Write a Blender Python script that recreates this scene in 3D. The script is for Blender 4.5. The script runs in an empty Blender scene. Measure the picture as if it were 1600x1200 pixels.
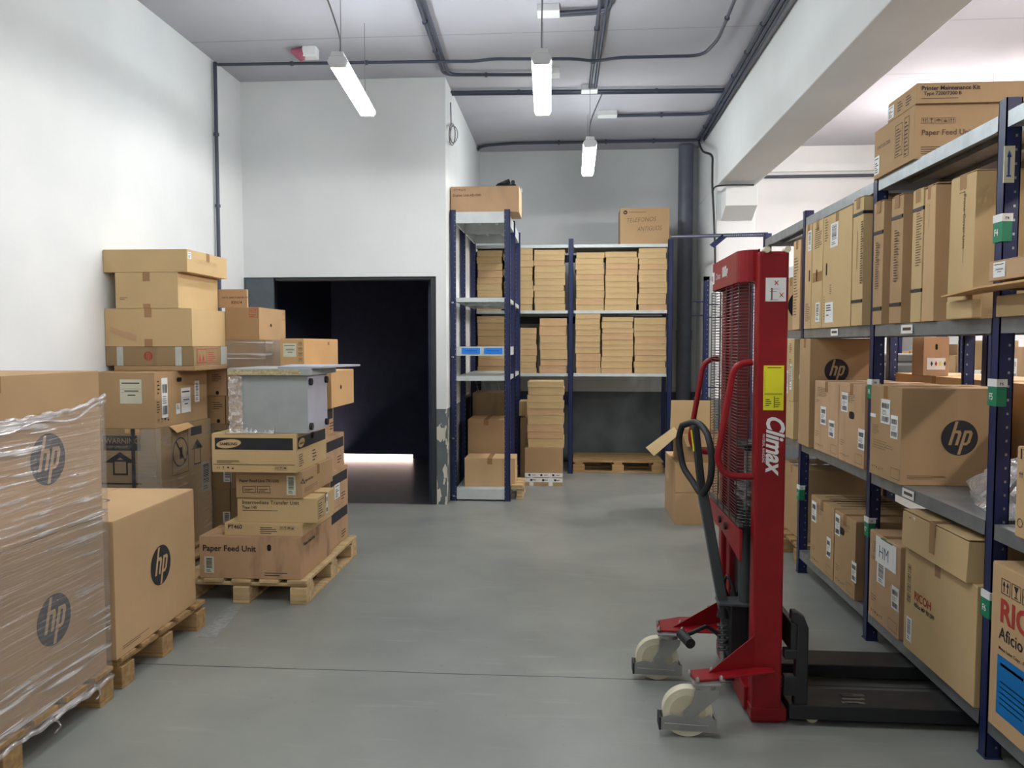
import bpy, bmesh, math, random
from mathutils import Vector, Matrix, noise
PI = math.pi
random.seed(7)
SC = bpy.context.scene
COL = SC.collection

# ------------------------------------------------------------------ camera, exposure, world
FPX, EYE, VX, VY = 1200.0, 1.55, 888.0, 537.0          # focal length in pixels of a 1600 x 1200 picture, eye height, vanishing point
PITCH = math.atan((600 - VY) / FPX)
YAW = math.atan((VX - 800) / FPX * math.cos(PITCH))
cd = bpy.data.cameras.new('camera'); cam = bpy.data.objects.new('camera', cd); COL.objects.link(cam)
cd.sensor_fit = 'HORIZONTAL'; cd.sensor_width = 36.0; cd.lens = 36.0 * FPX / 1600
cd.clip_start = 0.05; cd.clip_end = 200
cam.location = (0, 0, EYE); cam.rotation_euler = (PI / 2 - PITCH, 0, YAW)
SC.camera = cam
SC.view_settings.view_transform = 'Standard'; SC.view_settings.look = 'None'
SC.view_settings.gamma = 1.0; SC.view_settings.use_curve_mapping = False
SC.view_settings.exposure = 1.0
w = bpy.data.worlds.new('world'); SC.world = w; w.use_nodes = True
w.node_tree.nodes['Background'].inputs[0].default_value = (1.0, 0.74, 0.66, 1)
w.node_tree.nodes['Background'].inputs[1].default_value = 16.0
TUBE_POWER = 22.0                                        # emission of the fluorescent diffusers
HALL_POWER = 78.0

RC = cam.rotation_euler.to_matrix()
def ray(px, py): return RC @ Vector(((px - 800) / FPX, -(py - 600) / FPX, -1))
def onX(px, py, X): d = ray(px, py); p = Vector((0, 0, EYE)) + d * (X / d.x); return p
def onY(px, py, Y): d = ray(px, py); p = Vector((0, 0, EYE)) + d * (Y / d.y); return p
def onZ(px, py, Z): d = ray(px, py); p = Vector((0, 0, EYE)) + d * ((Z - EYE) / d.z); return p

# ------------------------------------------------------------------ materials
def lin(c):
    return tuple(((x / 255) / 12.92 if x / 255 <= 0.04045 else ((x / 255 + 0.055) / 1.055) ** 2.4) for x in c) + (1,)
class NT:
    def __init__(s, name):
        s.m = bpy.data.materials.new(name); s.m.use_nodes = True; s.t = s.m.node_tree; s.n = s.t.nodes
        s.b = s.n['Principled BSDF']
    def new(s, t, **k):
        x = s.n.new(t)
        for a, v in k.items(): setattr(x, a, v)
        return x
    def link(s, a, b): s.t.links.new(a, b)
    def coord(s, scale=(1, 1, 1), rot=(0, 0, 0), kind='Object'):
        tc = s.new('ShaderNodeTexCoord'); mp = s.new('ShaderNodeMapping')
        mp.inputs['Scale'].default_value = scale; mp.inputs['Rotation'].default_value = rot
        s.link(tc.outputs[kind], mp.inputs['Vector']); return mp.outputs[0]
    def noise(s, scale, detail=4, co=None, rough=0.5):
        x = s.new('ShaderNodeTexNoise'); x.inputs['Scale'].default_value = scale; x.inputs['Detail'].default_value = detail
        x.inputs['Roughness'].default_value = rough
        s.link(co if co is not None else s.coord(), x.inputs['Vector']); return x.outputs['Fac']
    def ramp(s, fac, p0, p1, c0=(0, 0, 0, 1), c1=(1, 1, 1, 1)):
        r = s.new('ShaderNodeValToRGB'); r.color_ramp.elements[0].position = p0; r.color_ramp.elements[1].position = p1
        r.color_ramp.elements[0].color = c0; r.color_ramp.elements[1].color = c1
        s.link(fac, r.inputs[0]); return r.outputs[0]
    def mix(s, fac, a, b):
        x = s.new('ShaderNodeMix', data_type='RGBA')
        if isinstance(fac, float): x.inputs[0].default_value = fac
        else: s.link(fac, x.inputs[0])
        for v, i in ((a, 6), (b, 7)):
            if isinstance(v, tuple): x.inputs[i].default_value = v
            else: s.link(v, x.inputs[i])
        return x.outputs[2]
    def math(s, op, a, b=None):
        x = s.new('ShaderNodeMath', operation=op)
        for v, i in ((a, 0), (b, 1)):
            if v is None: continue
            if isinstance(v, (int, float)): x.inputs[i].default_value = v
            else: s.link(v, x.inputs[i])
        return x.outputs[0]
    def bump(s, h, strength=0.2, dist=0.01):
        b = s.new('ShaderNodeBump'); b.inputs['Strength'].default_value = strength; b.inputs['Distance'].default_value = dist
        s.link(h, b.inputs['Height']); s.link(b.outputs[0], s.b.inputs['Normal'])
    def sep(s, kind='Object'):
        tc = s.new('ShaderNodeTexCoord'); x = s.new('ShaderNodeSeparateXYZ'); s.link(tc.outputs[kind], x.inputs[0]); return x.outputs

def plain(name, rgb, rough=0.5, metal=0.0, var=0.06, spec=0.5, bump=0.0, scale=9):
    t = NT(name); c = lin(rgb); d = tuple(x * (1 - 3 * var) for x in c[:3]) + (1,)
    t.link(t.mix(t.ramp(t.noise(scale, 5), 0.35, 0.7), d, c), t.b.inputs['Base Color'])
    t.b.inputs['Roughness'].default_value = rough; t.b.inputs['Metallic'].default_value = metal
    t.b.inputs['Specular IOR Level'].default_value = spec
    if bump: t.bump(t.noise(60, 3), bump, 0.004)
    return t.m
def kraft(name, rgb, dirt=0.0, gloss=0.75):
    t = NT(name); c = lin(rgb); d = tuple(x * 0.86 for x in c[:3]) + (1,)
    base = t.mix(t.ramp(t.noise(3.1, 5), 0.3, 0.75), d, c)
    fib = t.noise(1.0, 3, t.coord((160, 160, 9)))
    base = t.mix(t.math('MULTIPLY', fib, 0.22), base, tuple(x * 0.7 for x in c[:3]) + (1,))
    if dirt:
        base = t.mix(t.math('MULTIPLY', t.ramp(t.noise(1.0, 6, t.coord((7, 7, 2.2))), 0.52, 0.66), dirt), base, lin((96, 82, 72)))
    t.link(base, t.b.inputs['Base Color']); t.b.inputs['Roughness'].default_value = gloss
    t.b.inputs['Specular IOR Level'].default_value = 0.25
    t.bump(t.noise(1.0, 2, t.coord((170, 170, 3))), 0.12, 0.002)
    return t.m
KA = kraft('kraft_board_tan', (206, 171, 129)); KB = kraft('kraft_board_yellow', (206, 177, 131))
KC = kraft('kraft_board_brown', (181, 149, 111)); KD = kraft('kraft_board_grey_brown', (158, 134, 100), 0.35)
KE = kraft('kraft_board_orange', (208, 167, 117)); KS = kraft('kraft_board_scuffed', (196, 158, 122), 0.55)
KP = kraft('kraft_board_pink_tan', (197, 162, 127), 0.15)
INK = plain('black_print', (38, 38, 44), 0.7); BROWNINK = plain('faded_print', (98, 78, 58), 0.8)
REDINK = plain('red_print', (180, 60, 50), 0.7); BLUEINK = plain('blue_print', (10, 118, 190), 0.6)
PAPER = plain('label_paper', (232, 232, 230), 0.55, var=0.02); OLDPAPER = plain('aged_label_paper', (205, 205, 182), 0.6, var=0.03)
def tape_mat(name, rgb, a):
    t = NT(name); t.b.inputs['Base Color'].default_value = lin(rgb); t.b.inputs['Roughness'].default_value = 0.22
    t.b.inputs['Alpha'].default_value = a; t.bump(t.noise(40, 3), 0.2, 0.002); return t.m
TAPE = tape_mat('brown_packing_tape', (170, 128, 84), 0.75); CTAPE = tape_mat('clear_packing_tape', (215, 205, 190), 0.35)
STRAP = plain('black_strap', (42, 40, 46), 0.4); HOLE = plain('dark_recess', (26, 20, 16), 0.9)
BLUE = plain('blue_rack_paint', (30, 42, 88), 0.38, var=0.08); GALV = plain('galvanised_steel', (172, 178, 182), 0.38, 0.75, 0.08, scale=14)
PALE = plain('pale_grey_shelf', (205, 212, 212), 0.45, 0.15, 0.04); STEEL = plain('zinc_steel', (178, 178, 176), 0.32, 0.8, 0.05)
SHELFG = plain('grey_shelf_steel', (150, 154, 156), 0.4, 0.6, 0.07, scale=14)
RED = plain('red_machine_paint', (140, 20, 28), 0.36, var=0.05, bump=0.03, spec=0.3); BLACK = plain('black_machine_paint', (34, 35, 38), 0.4)
DGREY = plain('dark_grey_paint', (66, 72, 74), 0.4); RUBBER = plain('black_rubber', (30, 30, 34), 0.6)
WIRE = plain('guard_wire', (90, 84, 84), 0.35, 0.6); NYLON = plain('cream_nylon', (222, 216, 190), 0.4)
YEL = plain('yellow_sticker', (226, 220, 30), 0.5, var=0.02); GREEN = plain('green_label', (24, 128, 92), 0.5, var=0.02)
WHITE = plain('white_plastic', (225, 227, 228), 0.45, var=0.02); BLUELBL = plain('bright_blue_label', (28, 130, 232), 0.5, var=0.02)
CONDUIT = plain('dark_grey_conduit', (62, 68, 84), 0.45, var=0.04); CABLE = plain('grey_cable', (120, 120, 122), 0.5)
BCABLE = plain('black_cable', (32, 33, 36), 0.5); GREYBOARD = plain('grey_laminate', (158, 164, 164), 0.5, var=0.04)
LAV = plain('pale_grey_laminate', (166, 168, 180), 0.5, var=0.03); CHIP = plain('raw_chipboard', (196, 182, 140), 0.85, var=0.16, scale=60)
PRN = plain('grey_printer_plastic', (108, 112, 112), 0.45); PRNL = plain('light_printer_plastic', (205, 208, 210), 0.45)
PIPE = plain('grey_downpipe', (108, 112, 126), 0.4); PLUM = plain('faded_red_plastic', (170, 88, 110), 0.45)

def wood_mat(name, rgb):
    t = NT(name); c = lin(rgb); co = t.coord((3, 26, 26))
    g = t.noise(1.4, 5, co); t.link(t.mix(t.ramp(g, 0.35, 0.7), tuple(x * 0.62 for x in c[:3]) + (1,), c), t.b.inputs['Base Color'])
    t.b.inputs['Roughness'].default_value = 0.8; t.bump(g, 0.3, 0.004); return t.m
WOOD = wood_mat('pallet_timber', (214, 184, 136)); WOODD = wood_mat('old_pallet_timber', (182, 146, 98))

def wall_mat(name, chip=False, low=True):
    t = NT(name); o = t.sep()
    white = t.mix(t.ramp(t.noise(1.3, 5), 0.3, 0.75), lin((218, 221, 222)), lin((230, 232, 232)))
    grey = t.mix(t.ramp(t.noise(5, 5), 0.3, 0.7), lin((92, 100, 104)), lin((110, 117, 120)))
    col = white
    if low:
        col = t.mix(t.math('LESS_THAN', o[2], 0.925), white, grey)
        if chip:
            m = t.math('GREATER_THAN', t.noise(7, 4, t.coord((1.6, 1.6, 0.6))), 0.56)
            col = t.mix(t.math('MULTIPLY', t.math('MULTIPLY', m, t.math('LESS_THAN', o[2], 0.925)), t.math('GREATER_THAN', o[0], -1.262)), col, lin((206, 200, 184)))
    t.link(col, t.b.inputs['Base Color']); t.b.inputs['Roughness'].default_value = 0.85
    t.bump(t.noise(38, 5), 0.18, 0.004); return t.m
WALL = wall_mat('white_wall_grey_dado'); WALLC = wall_mat('chipped_wall_grey_dado', True); WALLW = wall_mat('white_wall', low=False)
def ceil_mat():
    t = NT('white_ceiling'); o = t.sep()
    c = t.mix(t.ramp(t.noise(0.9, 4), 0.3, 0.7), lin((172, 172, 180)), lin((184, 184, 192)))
    for y in (6.3, 7.5, 2.9, 4.5):
        m = t.math('MULTIPLY', t.math('LESS_THAN', t.math('ABSOLUTE', t.math('SUBTRACT', o[1], y)), 0.007), t.math('GREATER_THAN', o[0], 1.9 if y > 7 or y < 5 else -9.0))
        c = t.mix(m, c, lin((150, 150, 156)))
    t.link(c, t.b.inputs['Base Color']); t.b.inputs['Roughness'].default_value = 0.9; t.bump(t.noise(30, 4), 0.12, 0.004); return t.m
CEIL = ceil_mat()
def floor_mat():
    t = NT('grey_painted_concrete'); o = t.sep()
    c = t.mix(t.ramp(t.noise(1.1, 6, rough=0.6), 0.3, 0.72), lin((124, 126, 122)), lin((146, 148, 142)))
    c = t.mix(t.math('MULTIPLY', t.ramp(t.noise(1.0, 6, t.coord((2.2, 14, 1), (0, 0, 0.25))), 0.6, 0.72), 0.35), c, lin((160, 162, 158)))
    c = t.mix(t.math('MULTIPLY', t.ramp(t.noise(26, 3), 0.7, 0.76), 0.3), c, lin((74, 76, 78)))
    wob = t.math('MULTIPLY', t.math('SUBTRACT', t.noise(1.2, 3), 0.5), 0.03)
    m = t.math('LESS_THAN', t.math('ABSOLUTE', t.math('SUBTRACT', t.math('ADD', o[1], wob), 3.505)), 0.004)
    c = t.mix(m, c, lin((62, 66, 68)))
    t.link(c, t.b.inputs['Base Color'])
    t.link(t.math('ADD', t.math('MULTIPLY', t.noise(2.5, 5), 0.25), 0.24), t.b.inputs['Roughness'])
    t.bump(t.noise(9, 6), 0.05, 0.004); return t.m
FLOOR = floor_mat()
DARK = plain('dark_room_shade', (56, 64, 88), 0.8); DFLOOR = plain('dark_room_floor', (70, 70, 74), 0.35)  # unlit darkness of the doorway room is put into its wall colour
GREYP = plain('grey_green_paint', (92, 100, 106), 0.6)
def film_mat(name, base, glint_streak, sc, rot):
    t = NT(name); t.n.remove(t.b); out = t.n['Material Output']
    tr = t.new('ShaderNodeBsdfTransparent'); gl = t.new('ShaderNodeBsdfGlossy'); df = t.new('ShaderNodeBsdfDiffuse')
    gl.inputs['Roughness'].default_value = 0.16; df.inputs['Color'].default_value = lin((225, 218, 218))
    n1 = t.noise(1.0, 4, t.coord(sc, rot)); n2 = t.noise(2.3, 3)
    bp = t.new('ShaderNodeBump'); bp.inputs['Strength'].default_value = 0.9; bp.inputs['Distance'].default_value = 0.02
    t.link(n1, bp.inputs['Height']); t.link(bp.outputs[0], gl.inputs['Normal'])
    s = t.new('ShaderNodeMixShader'); s.inputs[0].default_value = 0.45; t.link(gl.outputs[0], s.inputs[1]); t.link(df.outputs[0], s.inputs[2])
    k = t.math('ADD', base, t.math('MULTIPLY', t.math('MULTIPLY', t.ramp(n1, 0.535, 0.61), t.ramp(n2, 0.42, 0.62)), glint_streak))  # wrinkle streaks in the film, their glints partly painted as diffuse white
    m = t.new('ShaderNodeMixShader'); t.link(k, m.inputs[0]); t.link(tr.outputs[0], m.inputs[1]); t.link(s.outputs[0], m.inputs[2])
    t.link(m.outputs[0], out.inputs[0]); return t.m
FILM = film_mat('stretch_film', 0.22, 1.6, (1.1, 2.0, 52), (-0.3, 0, 0))
FILM2 = film_mat('light_stretch_film', 0.06, 0.45, (5, 5, 30), (0.5, 0, 0.3))
BAG = film_mat('clear_plastic_bag', 0.62, 0.5, (10, 16, 20), (0.3, 0.4, 0))
ROLLED = film_mat('rolled_film_edge', 0.4, 0.6, (2, 5, 60), (0.2, 0, 0))
def emis(name, rgb, s):
    t = NT(name); t.b.inputs['Base Color'].default_value = rgb; t.b.inputs['Emission Color'].default_value = rgb
    t.b.inputs['Emission Strength'].default_value = s; return t.m
TUBE = emis('lit_diffuser', (0.94, 1.0, 1.0, 1), TUBE_POWER); TUBEW = emis('lit_warm_diffuser', (1.0, 0.92, 0.88, 1), HALL_POWER)

# ------------------------------------------------------------------ mesh helpers
class MB:
    def __init__(s): s.v = []; s.f = []; s.mi = []; s.T = Matrix.Identity(4); s.sm = []
    def add(s, vs, fs, m=0, smooth=False):
        n = len(s.v); s.v += [s.T @ Vector(p) for p in vs]
        for f in fs: s.f.append([n + i for i in f]); s.mi.append(m); s.sm.append(smooth)
        return s
    def box(s, x0, y0, z0, x1, y1, z1, m=0):
        if x0 > x1: x0, x1 = x1, x0
        if y0 > y1: y0, y1 = y1, y0
        return s.add([(x0, y0, z0), (x1, y0, z0), (x1, y1, z0), (x0, y1, z0), (x0, y0, z1), (x1, y0, z1), (x1, y1, z1), (x0, y1, z1)],
                     [(0, 3, 2, 1), (4, 5, 6, 7), (0, 1, 5, 4), (1, 2, 6, 5), (2, 3, 7, 6), (3, 0, 4, 7)], m)
    def prism(s, pts, d, m=0):
        """closed outline of 3-D points pushed along vector d"""
        n = len(pts); a = [Vector(p) for p in pts]; b = [p + Vector(d) for p in a]
        return s.add(a + b, [tuple(range(n))[::-1], tuple(range(n, 2 * n))] + [(i, (i + 1) % n, n + (i + 1) % n, n + i) for i in range(n)], m)
    def tube(s, pts, r, m=0, seg=8, closed=False):
        P = [Vector(p) for p in pts]; n = len(P); vs = []; up = None
        for i, p in enumerate(P):
            if closed: d = P[(i + 1) % n] - P[i - 1]
            else: d = (P[min(i + 1, n - 1)] - P[max(i - 1, 0)])
            d.normalize()
            if up is None: up = Vector((0, 0, 1)) if abs(d.z) < 0.9 else Vector((1, 0, 0))
            a = (up - d * up.dot(d)).normalized(); b = d.cross(a); up = a
            rr = r[i] if isinstance(r, (list, tuple)) else r
            vs += [p + (a * math.cos(2 * PI * k / seg) + b * math.sin(2 * PI * k / seg)) * rr for k in range(seg)]
        fs = []
        for i in range(n if closed else n - 1):
            j = (i + 1) % n
            for k in range(seg): fs.append((i * seg + k, i * seg + (k + 1) % seg, j * seg + (k + 1) % seg, j * seg + k))
        s.add(vs, fs, m, seg > 5)
        if not closed: s.add(vs[:seg], [tuple(range(seg))[::-1]], m); s.add(vs[-seg:], [tuple(range(seg))], m)
        return s
    def cyl(s, p0, p1, r, m=0, seg=20): return s.tube([p0, p1], r, m, seg)
    def build(s, name, mats, parent=None, bevel=0, world=True, segs=2):
        if not isinstance(mats, (list, tuple)): mats = [mats]
        me = bpy.data.meshes.new(name); vs = s.v
        if parent is not None and world:
            inv = WM[root_of(parent).name]; vs = [inv @ p for p in vs]
        me.from_pydata([tuple(p) for p in vs], [], s.f); me.update()
        for m in mats: me.materials.append(m)
        for p, i, sm in zip(me.polygons, s.mi, s.sm): p.material_index = i; p.use_smooth = sm
        bm = bmesh.new(); bm.from_mesh(me); bmesh.ops.recalc_face_normals(bm, faces=bm.faces) if bevel >= 0 else None; bm.to_mesh(me); bm.free()
        o = bpy.data.objects.new(name, me); COL.objects.link(o)
        if parent is not None: o.parent = parent
        if bevel > 0:
            b = o.modifiers.new('edge', 'BEVEL'); b.width = bevel; b.segments = segs; b.limit_method = 'ANGLE'; b.angle_limit = 0.7
        return o
WM = {}
def root_of(o):
    while o.parent is not None: o = o.parent
    return o
def tag(o, label, cat, group=None):
    o['label'] = label; o['category'] = cat
    if group: o['group'] = group
    return o
def thing(name, label, cat, loc=(0, 0, 0), rz=0.0, group=None):
    o = bpy.data.objects.new(name, None); COL.objects.link(o); o.empty_display_size = 0.1
    o.location = loc; o.rotation_euler = (0, 0, rz)
    WM[o.name] = (Matrix.Translation(loc) @ Matrix.Rotation(rz, 4, 'Z')).inverted()
    return tag(o, label, cat, group)
def single(mb, name, label, cat, loc, mats, group=None, bevel=0):
    """a thing that is one mesh, with its origin at its base"""
    mb.v = [p - Vector(loc) for p in mb.v]; o = mb.build(name, mats, None, bevel); o.location = loc
    WM[o.name] = Matrix.Translation(loc).inverted()
    return tag(o, label, cat, group)
def struct(mb, name, mats, bevel=0):
    o = mb.build(name, mats, None, bevel); o['kind'] = 'structure'; return o
def smooth_path(pts, n=6):
    P = [Vector(p) for p in pts]; out = []
    for i in range(len(P) - 1):
        a = P[max(i - 1, 0)]; b = P[i]; c = P[i + 1]; d = P[min(i + 2, len(P) - 1)]
        for k in range(n):
            t = k / n
            out.append(0.5 * ((2 * b) + (c - a) * t + (2 * a - 5 * b + 4 * c - d) * t * t + (3 * b - a - 3 * c + d) * t ** 3))
    out.append(P[-1]); return out

# text outlines
_fc = bpy.data.curves.new('lettering', 'FONT'); _fo = bpy.data.objects.new('lettering', _fc); _tx = {}
def glyphs(s, bold=0.0, shear=0.0):
    k = (s, bold, shear)
    if k not in _tx:
        _fc.body = s; _fc.offset = bold; _fc.shear = shear; _fc.resolution_u = 3; _fc.size = 1
        me = _fo.to_mesh(); _tx[k] = ([(v.co.x, v.co.y) for v in me.vertices], [tuple(p.vertices) for p in me.polygons]); _fo.to_mesh_clear()
    return _tx[k]

class Face:
    """a flat face: origin (lower left as seen), U right, V up, N out"""
    def __init__(s, o, U, V): s.o = Vector(o); s.U = Vector(U).normalized(); s.V = Vector(V).normalized(); s.N = s.U.cross(s.V)
    def p(s, u, v, n=0.0012): return s.o + s.U * u + s.V * v + s.N * n
    def poly(s, mb, pts, m=0, n=0.0012): mb.add([s.p(u, v, n) for u, v in pts], [tuple(range(len(pts)))], m)
    def rect(s, mb, u0, v0, u1, v1, m=0, n=0.0012): s.poly(mb, [(u0, v0), (u1, v0), (u1, v1), (u0, v1)], m, n)
    def frame(s, mb, u0, v0, u1, v1, t=0.003, m=0):
        s.rect(mb, u0, v0, u1, v0 + t, m); s.rect(mb, u0, v1 - t, u1, v1, m); s.rect(mb, u0, v0, u0 + t, v1, m); s.rect(mb, u1 - t, v0, u1, v1, m)
    def disc(s, mb, u, v, r, m=0, n=0.0012, k=40): s.poly(mb, [(u + r * math.cos(2 * PI * i / k), v + r * math.sin(2 * PI * i / k)) for i in range(k)], m, n)
    def ring(s, mb, u, v, r, t, m=0, k=32, n=0.0012):
        for i in range(k):
            a, b = 2 * PI * i / k, 2 * PI * (i + 1) / k
            s.poly(mb, [(u + r * math.cos(a), v + r * math.sin(a)), (u + r * math.cos(b), v + r * math.sin(b)), (u + (r - t) * math.cos(b), v + (r - t) * math.sin(b)), (u + (r - t) * math.cos(a), v + (r - t) * math.sin(a))], m, n)
    def text(s, mb, st, u, v, size, m=0, rot=0.0, bold=0.012, shear=0.0, sx=1.0, n=0.0014):
        vs, fs = glyphs(st, bold, shear); c, q = math.cos(rot), math.sin(rot)
        mb.add([s.p(u + (x * sx * c - y * q) * size, v + (x * sx * q + y * c) * size, n) for x, y in vs], fs, m)
    def lines(s, mb, u0, v0, u1, v1, k, m=0, th=0.35, seed=1):
        r = random.Random(seed); st = (v1 - v0) / k
        for i in range(k):
            e = u0 + (u1 - u0) * r.uniform(0.55, 1.0); s.rect(mb, u0, v0 + st * i, e, v0 + st * (i + th), m)
    def icons(s, mb, u0, v0, size, k, m=0, boxed=True, gap=1.15):
        """little handling symbols: arrows, glass, umbrella, weight"""
        for i in range(k):
            u = u0 + i * size * gap; e = size
            if boxed: s.frame(mb, u, v0, u + e, v0 + e, e * 0.05, m)
            t = i % 4
            if t == 0:
                for d in (0.3, 0.7): s.rect(mb, u + e * (d - .04), v0 + e * .15, u + e * (d + .04), v0 + e * .6, m); s.poly(mb, [(u + e * (d - .15), v0 + e * .55), (u + e * (d + .15), v0 + e * .55), (u + e * d, v0 + e * .88)], m)
            elif t == 1:
                s.poly(mb, [(u + e * .25, v0 + e * .88), (u + e * .5, v0 + e * .42), (u + e * .75, v0 + e * .88)], m); s.rect(mb, u + e * .46, v0 + e * .15, u + e * .54, v0 + e * .5, m); s.rect(mb, u + e * .3, v0 + e * .12, u + e * .7, v0 + e * .19, m)
            elif t == 2:
                s.poly(mb, [(u + e * (.5 + .38 * math.cos(a * PI / 8)), v0 + e * (.45 + .36 * math.sin(a * PI / 8))) for a in range(9)], m); s.rect(mb, u + e * .47, v0 + e * .15, u + e * .53, v0 + e * .5, m)
            else:
                s.rect(mb, u + e * .25, v0 + e * .2, u + e * .75, v0 + e * .5, m); s.ring(mb, u + e * .5, v0 + e * .66, e * .16, e * .05, m, 12)
    def sticker(s, parent, u, v, w, h, kind=0, mats=None, seed=3):
        """a stuck-on label: white sheet with bars and lines of print"""
        mb = MB(); s.rect(mb, u, v, u + w, v + h, 0, 0.0016); r = random.Random(seed); q = 0.0022
        def R(a, b, c, d): s.rect(mb, u + w * a, v + h * b, u + w * c, v + h * d, 1, q)
        if kind == 0:                                     # tall label with bar codes
            x = 0.12
            for blk in (0.08, 0.62):
                x = 0.12
                while x < 0.85: ww = r.uniform(0.02, 0.06); R(x, blk, x + ww, blk + 0.22); x += ww + r.uniform(0.02, 0.05)
            for i in range(4): R(0.12, 0.36 + i * 0.055, r.uniform(0.5, 0.85), 0.375 + i * 0.055)
        elif kind == 1:                                   # address sheet
            R(0.08, 0.82, 0.9, 0.87); R(0.05, 0.6, 0.95, 0.608); R(0.2, 0.5, 0.85, 0.54); R(0.05, 0.45, 0.95, 0.458); R(0.35, 0.33, 0.7, 0.37)
        elif kind == 2:                                   # bars turned on their side
            y = 0.3
            while y < 0.9: hh = r.uniform(0.015, 0.04); R(0.2, y, 0.8, y + hh); y += hh + r.uniform(0.015, 0.035)
            R(0.2, 0.1, 0.7, 0.13); R(0.2, 0.18, 0.6, 0.21)
        elif kind == 3:                                   # text block
            for i in range(7):
                if r.random() < 0.8: R(0.15, 0.1 + i * 0.12, r.uniform(0.45, 0.88), 0.155 + i * 0.12)
        return mb.build('shipping_label', mats or [PAPER, INK], parent, -1, world=False)
    def round_logo(s, parent, u, v, r, board, sx=1.0):
        mb = MB(); s.disc(mb, u, v, r, 0, 0.0014, 56)
        k = 0.27
        def L(pts): s.poly(mb, [(u + (x + k * y) * r, v + y * r) for x, y in pts], 1, 0.0024)
        L([(-.50, -.42), (-.33, -.42), (-.33, .93), (-.50, .93)])
        L([(-.33, .26), (-.20, .26), (-.14, .20), (-.14, -.42), (.03, -.42), (.03, .26), (-.07, .42), (-.33, .42)])
        L([(.14, -.95), (.31, -.95), (.31, .42), (.14, .42)])
        L([(.31, .27), (.42, .27), (.47, .20), (.47, -.20), (.42, -.27), (.31, -.27), (.31, -.42), (.50, -.42), (.64, -.26), (.64, .26), (.52, .42), (.31, .42)])
        return mb.build('printed_logo', [INK, board], parent, -1, world=False)

class Carton:
    """cardboard box: body, two top flaps meeting in a slit, tape over the slit; width along x, depth along y"""
    def __init__(s, label, x0, y0, z0, x1, y1, z1, board=None, rz=0.0, tape=True, name='cardboard_box', cat='box', group=None, slit='x', bevel=0.004, top=True, wob=0.0):
        s.w, s.d, s.h = x1 - x0, y1 - y0, z1 - z0; s.board = board or KA
        s.r = thing(name, label, cat, ((x0 + x1) / 2, (y0 + y1) / 2, z0), rz, group)
        w, d, h = s.w / 2, s.d / 2, s.h; mb = MB(); t = 0.004 if top else 0.0
        r = random.Random(label)
        mb.box(-w, -d, 0, w, d, h - t)
        if wob:
            mb.v = [p + Vector((r.uniform(-wob, wob), r.uniform(-wob, wob), 0 if p.z < 0.01 else r.uniform(-wob, 0))) for p in mb.v]
        if top:
            g = 0.0025
            if slit == 'x': mb.box(-w + .001, -d + .001, h - t, w - .001, -g, h); mb.box(-w + .001, g, h - t, w - .001, d - .001, h)
            else: mb.box(-w + .001, -d + .001, h - t, -g, d - .001, h); mb.box(g, -d + .001, h - t, w - .001, d - .001, h)
        s.body = mb.build('carton_body', s.board, s.r, min(bevel, h * 0.2), world=False)
        s.F = Face((-w, -d, 0), (1, 0, 0), (0, 0, 1)); s.R = Face((w, -d, 0), (0, 1, 0), (0, 0, 1))
        s.L = Face((-w, d, 0), (0, -1, 0), (0, 0, 1)); s.T = Face((-w, -d, h), (1, 0, 0), (0, 1, 0)); s.B = Face((w, d, 0), (-1, 0, 0), (0, 0, 1))
        if tape:
            mb = MB(); a = 0.025; dn = min(0.06, h * 0.4)
            if slit == 'x':
                s.T.rect(mb, 0, d - a, 2 * w, d + a); s.R.rect(mb, d - a, h - dn, d + a, h); s.L.rect(mb, d - a, h - dn, d + a, h)
            else:
                s.T.rect(mb, w - a, 0, w + a, 2 * d); s.F.rect(mb, w - a, h - dn, w + a, h); s.B.rect(mb, w - a, h - dn, w + a, h)
            mb.build('packing_tape', TAPE, s.r, -1, world=False)
    def print(s, fn, mats=None, name='printed_text'):
        mb = MB(); fn(mb); return mb.build(name, mats or [INK], s.r, -1, world=False)
    def hole(s, f, u, v, w=0.035, h=0.08):
        """hand hole"""
        mb = MB(); k = 8; r = min(w, h) / 2; pts = []
        if h >= w: cs = [(0, h / 2 - r, 0), (0, -h / 2 + r, PI)]
        else: cs = [(w / 2 - r, 0, -PI / 2), (-w / 2 + r, 0, PI / 2)]
        for cx, cy, a in cs: pts += [(u + cx + r * math.cos(a + PI * i / k), v + cy + r * math.sin(a + PI * i / k)) for i in range(k + 1)]
        f.poly(mb, pts, 0, 0.0015); return mb.build('hand_hole', HOLE, s.r, -1, world=False)

# ------------------------------------------------------------------ room
XL, ZC, YP, YB, XS = -3.135, 4.045, 7.27, 10.1, -1.16     # left wall, ceiling, partition, back wall, side wall
XR, YN = 7.5, -6.0
DX0, DX1, DZ = -3.135, -1.258, 2.19                        # doorway
BX0, BX1, BZ = 1.645, 2.07, 3.31                           # beam
struct(MB().box(XL, YN, -0.1, XR, YP, 0).box(XS, YP, -0.1, XR, YB, 0), 'floor', FLOOR)
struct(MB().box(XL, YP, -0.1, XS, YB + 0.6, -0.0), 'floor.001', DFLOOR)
struct(MB().box(XL - .2, YN - .2, ZC, XR + .2, YB + .8, ZC + 0.15), 'ceiling', CEIL)
struct(MB().box(XL - 0.2, YN, -0.1, XL, YP, ZC), 'wall_left', WALL)
struct(MB().box(XL, YP, DZ, DX1, YP + 0.15, ZC).box(DX1, YP, -.05, XS, YP + 0.15, ZC), 'wall_partition', WALLC)
struct(MB().box(XS - 0.10, YP + .15, -.05, XS, YB, ZC), 'wall_side', WALL)
struct(MB().box(XS, YB, -.05, XR, YB + 0.2, ZC), 'wall_back', WALL)
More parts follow.
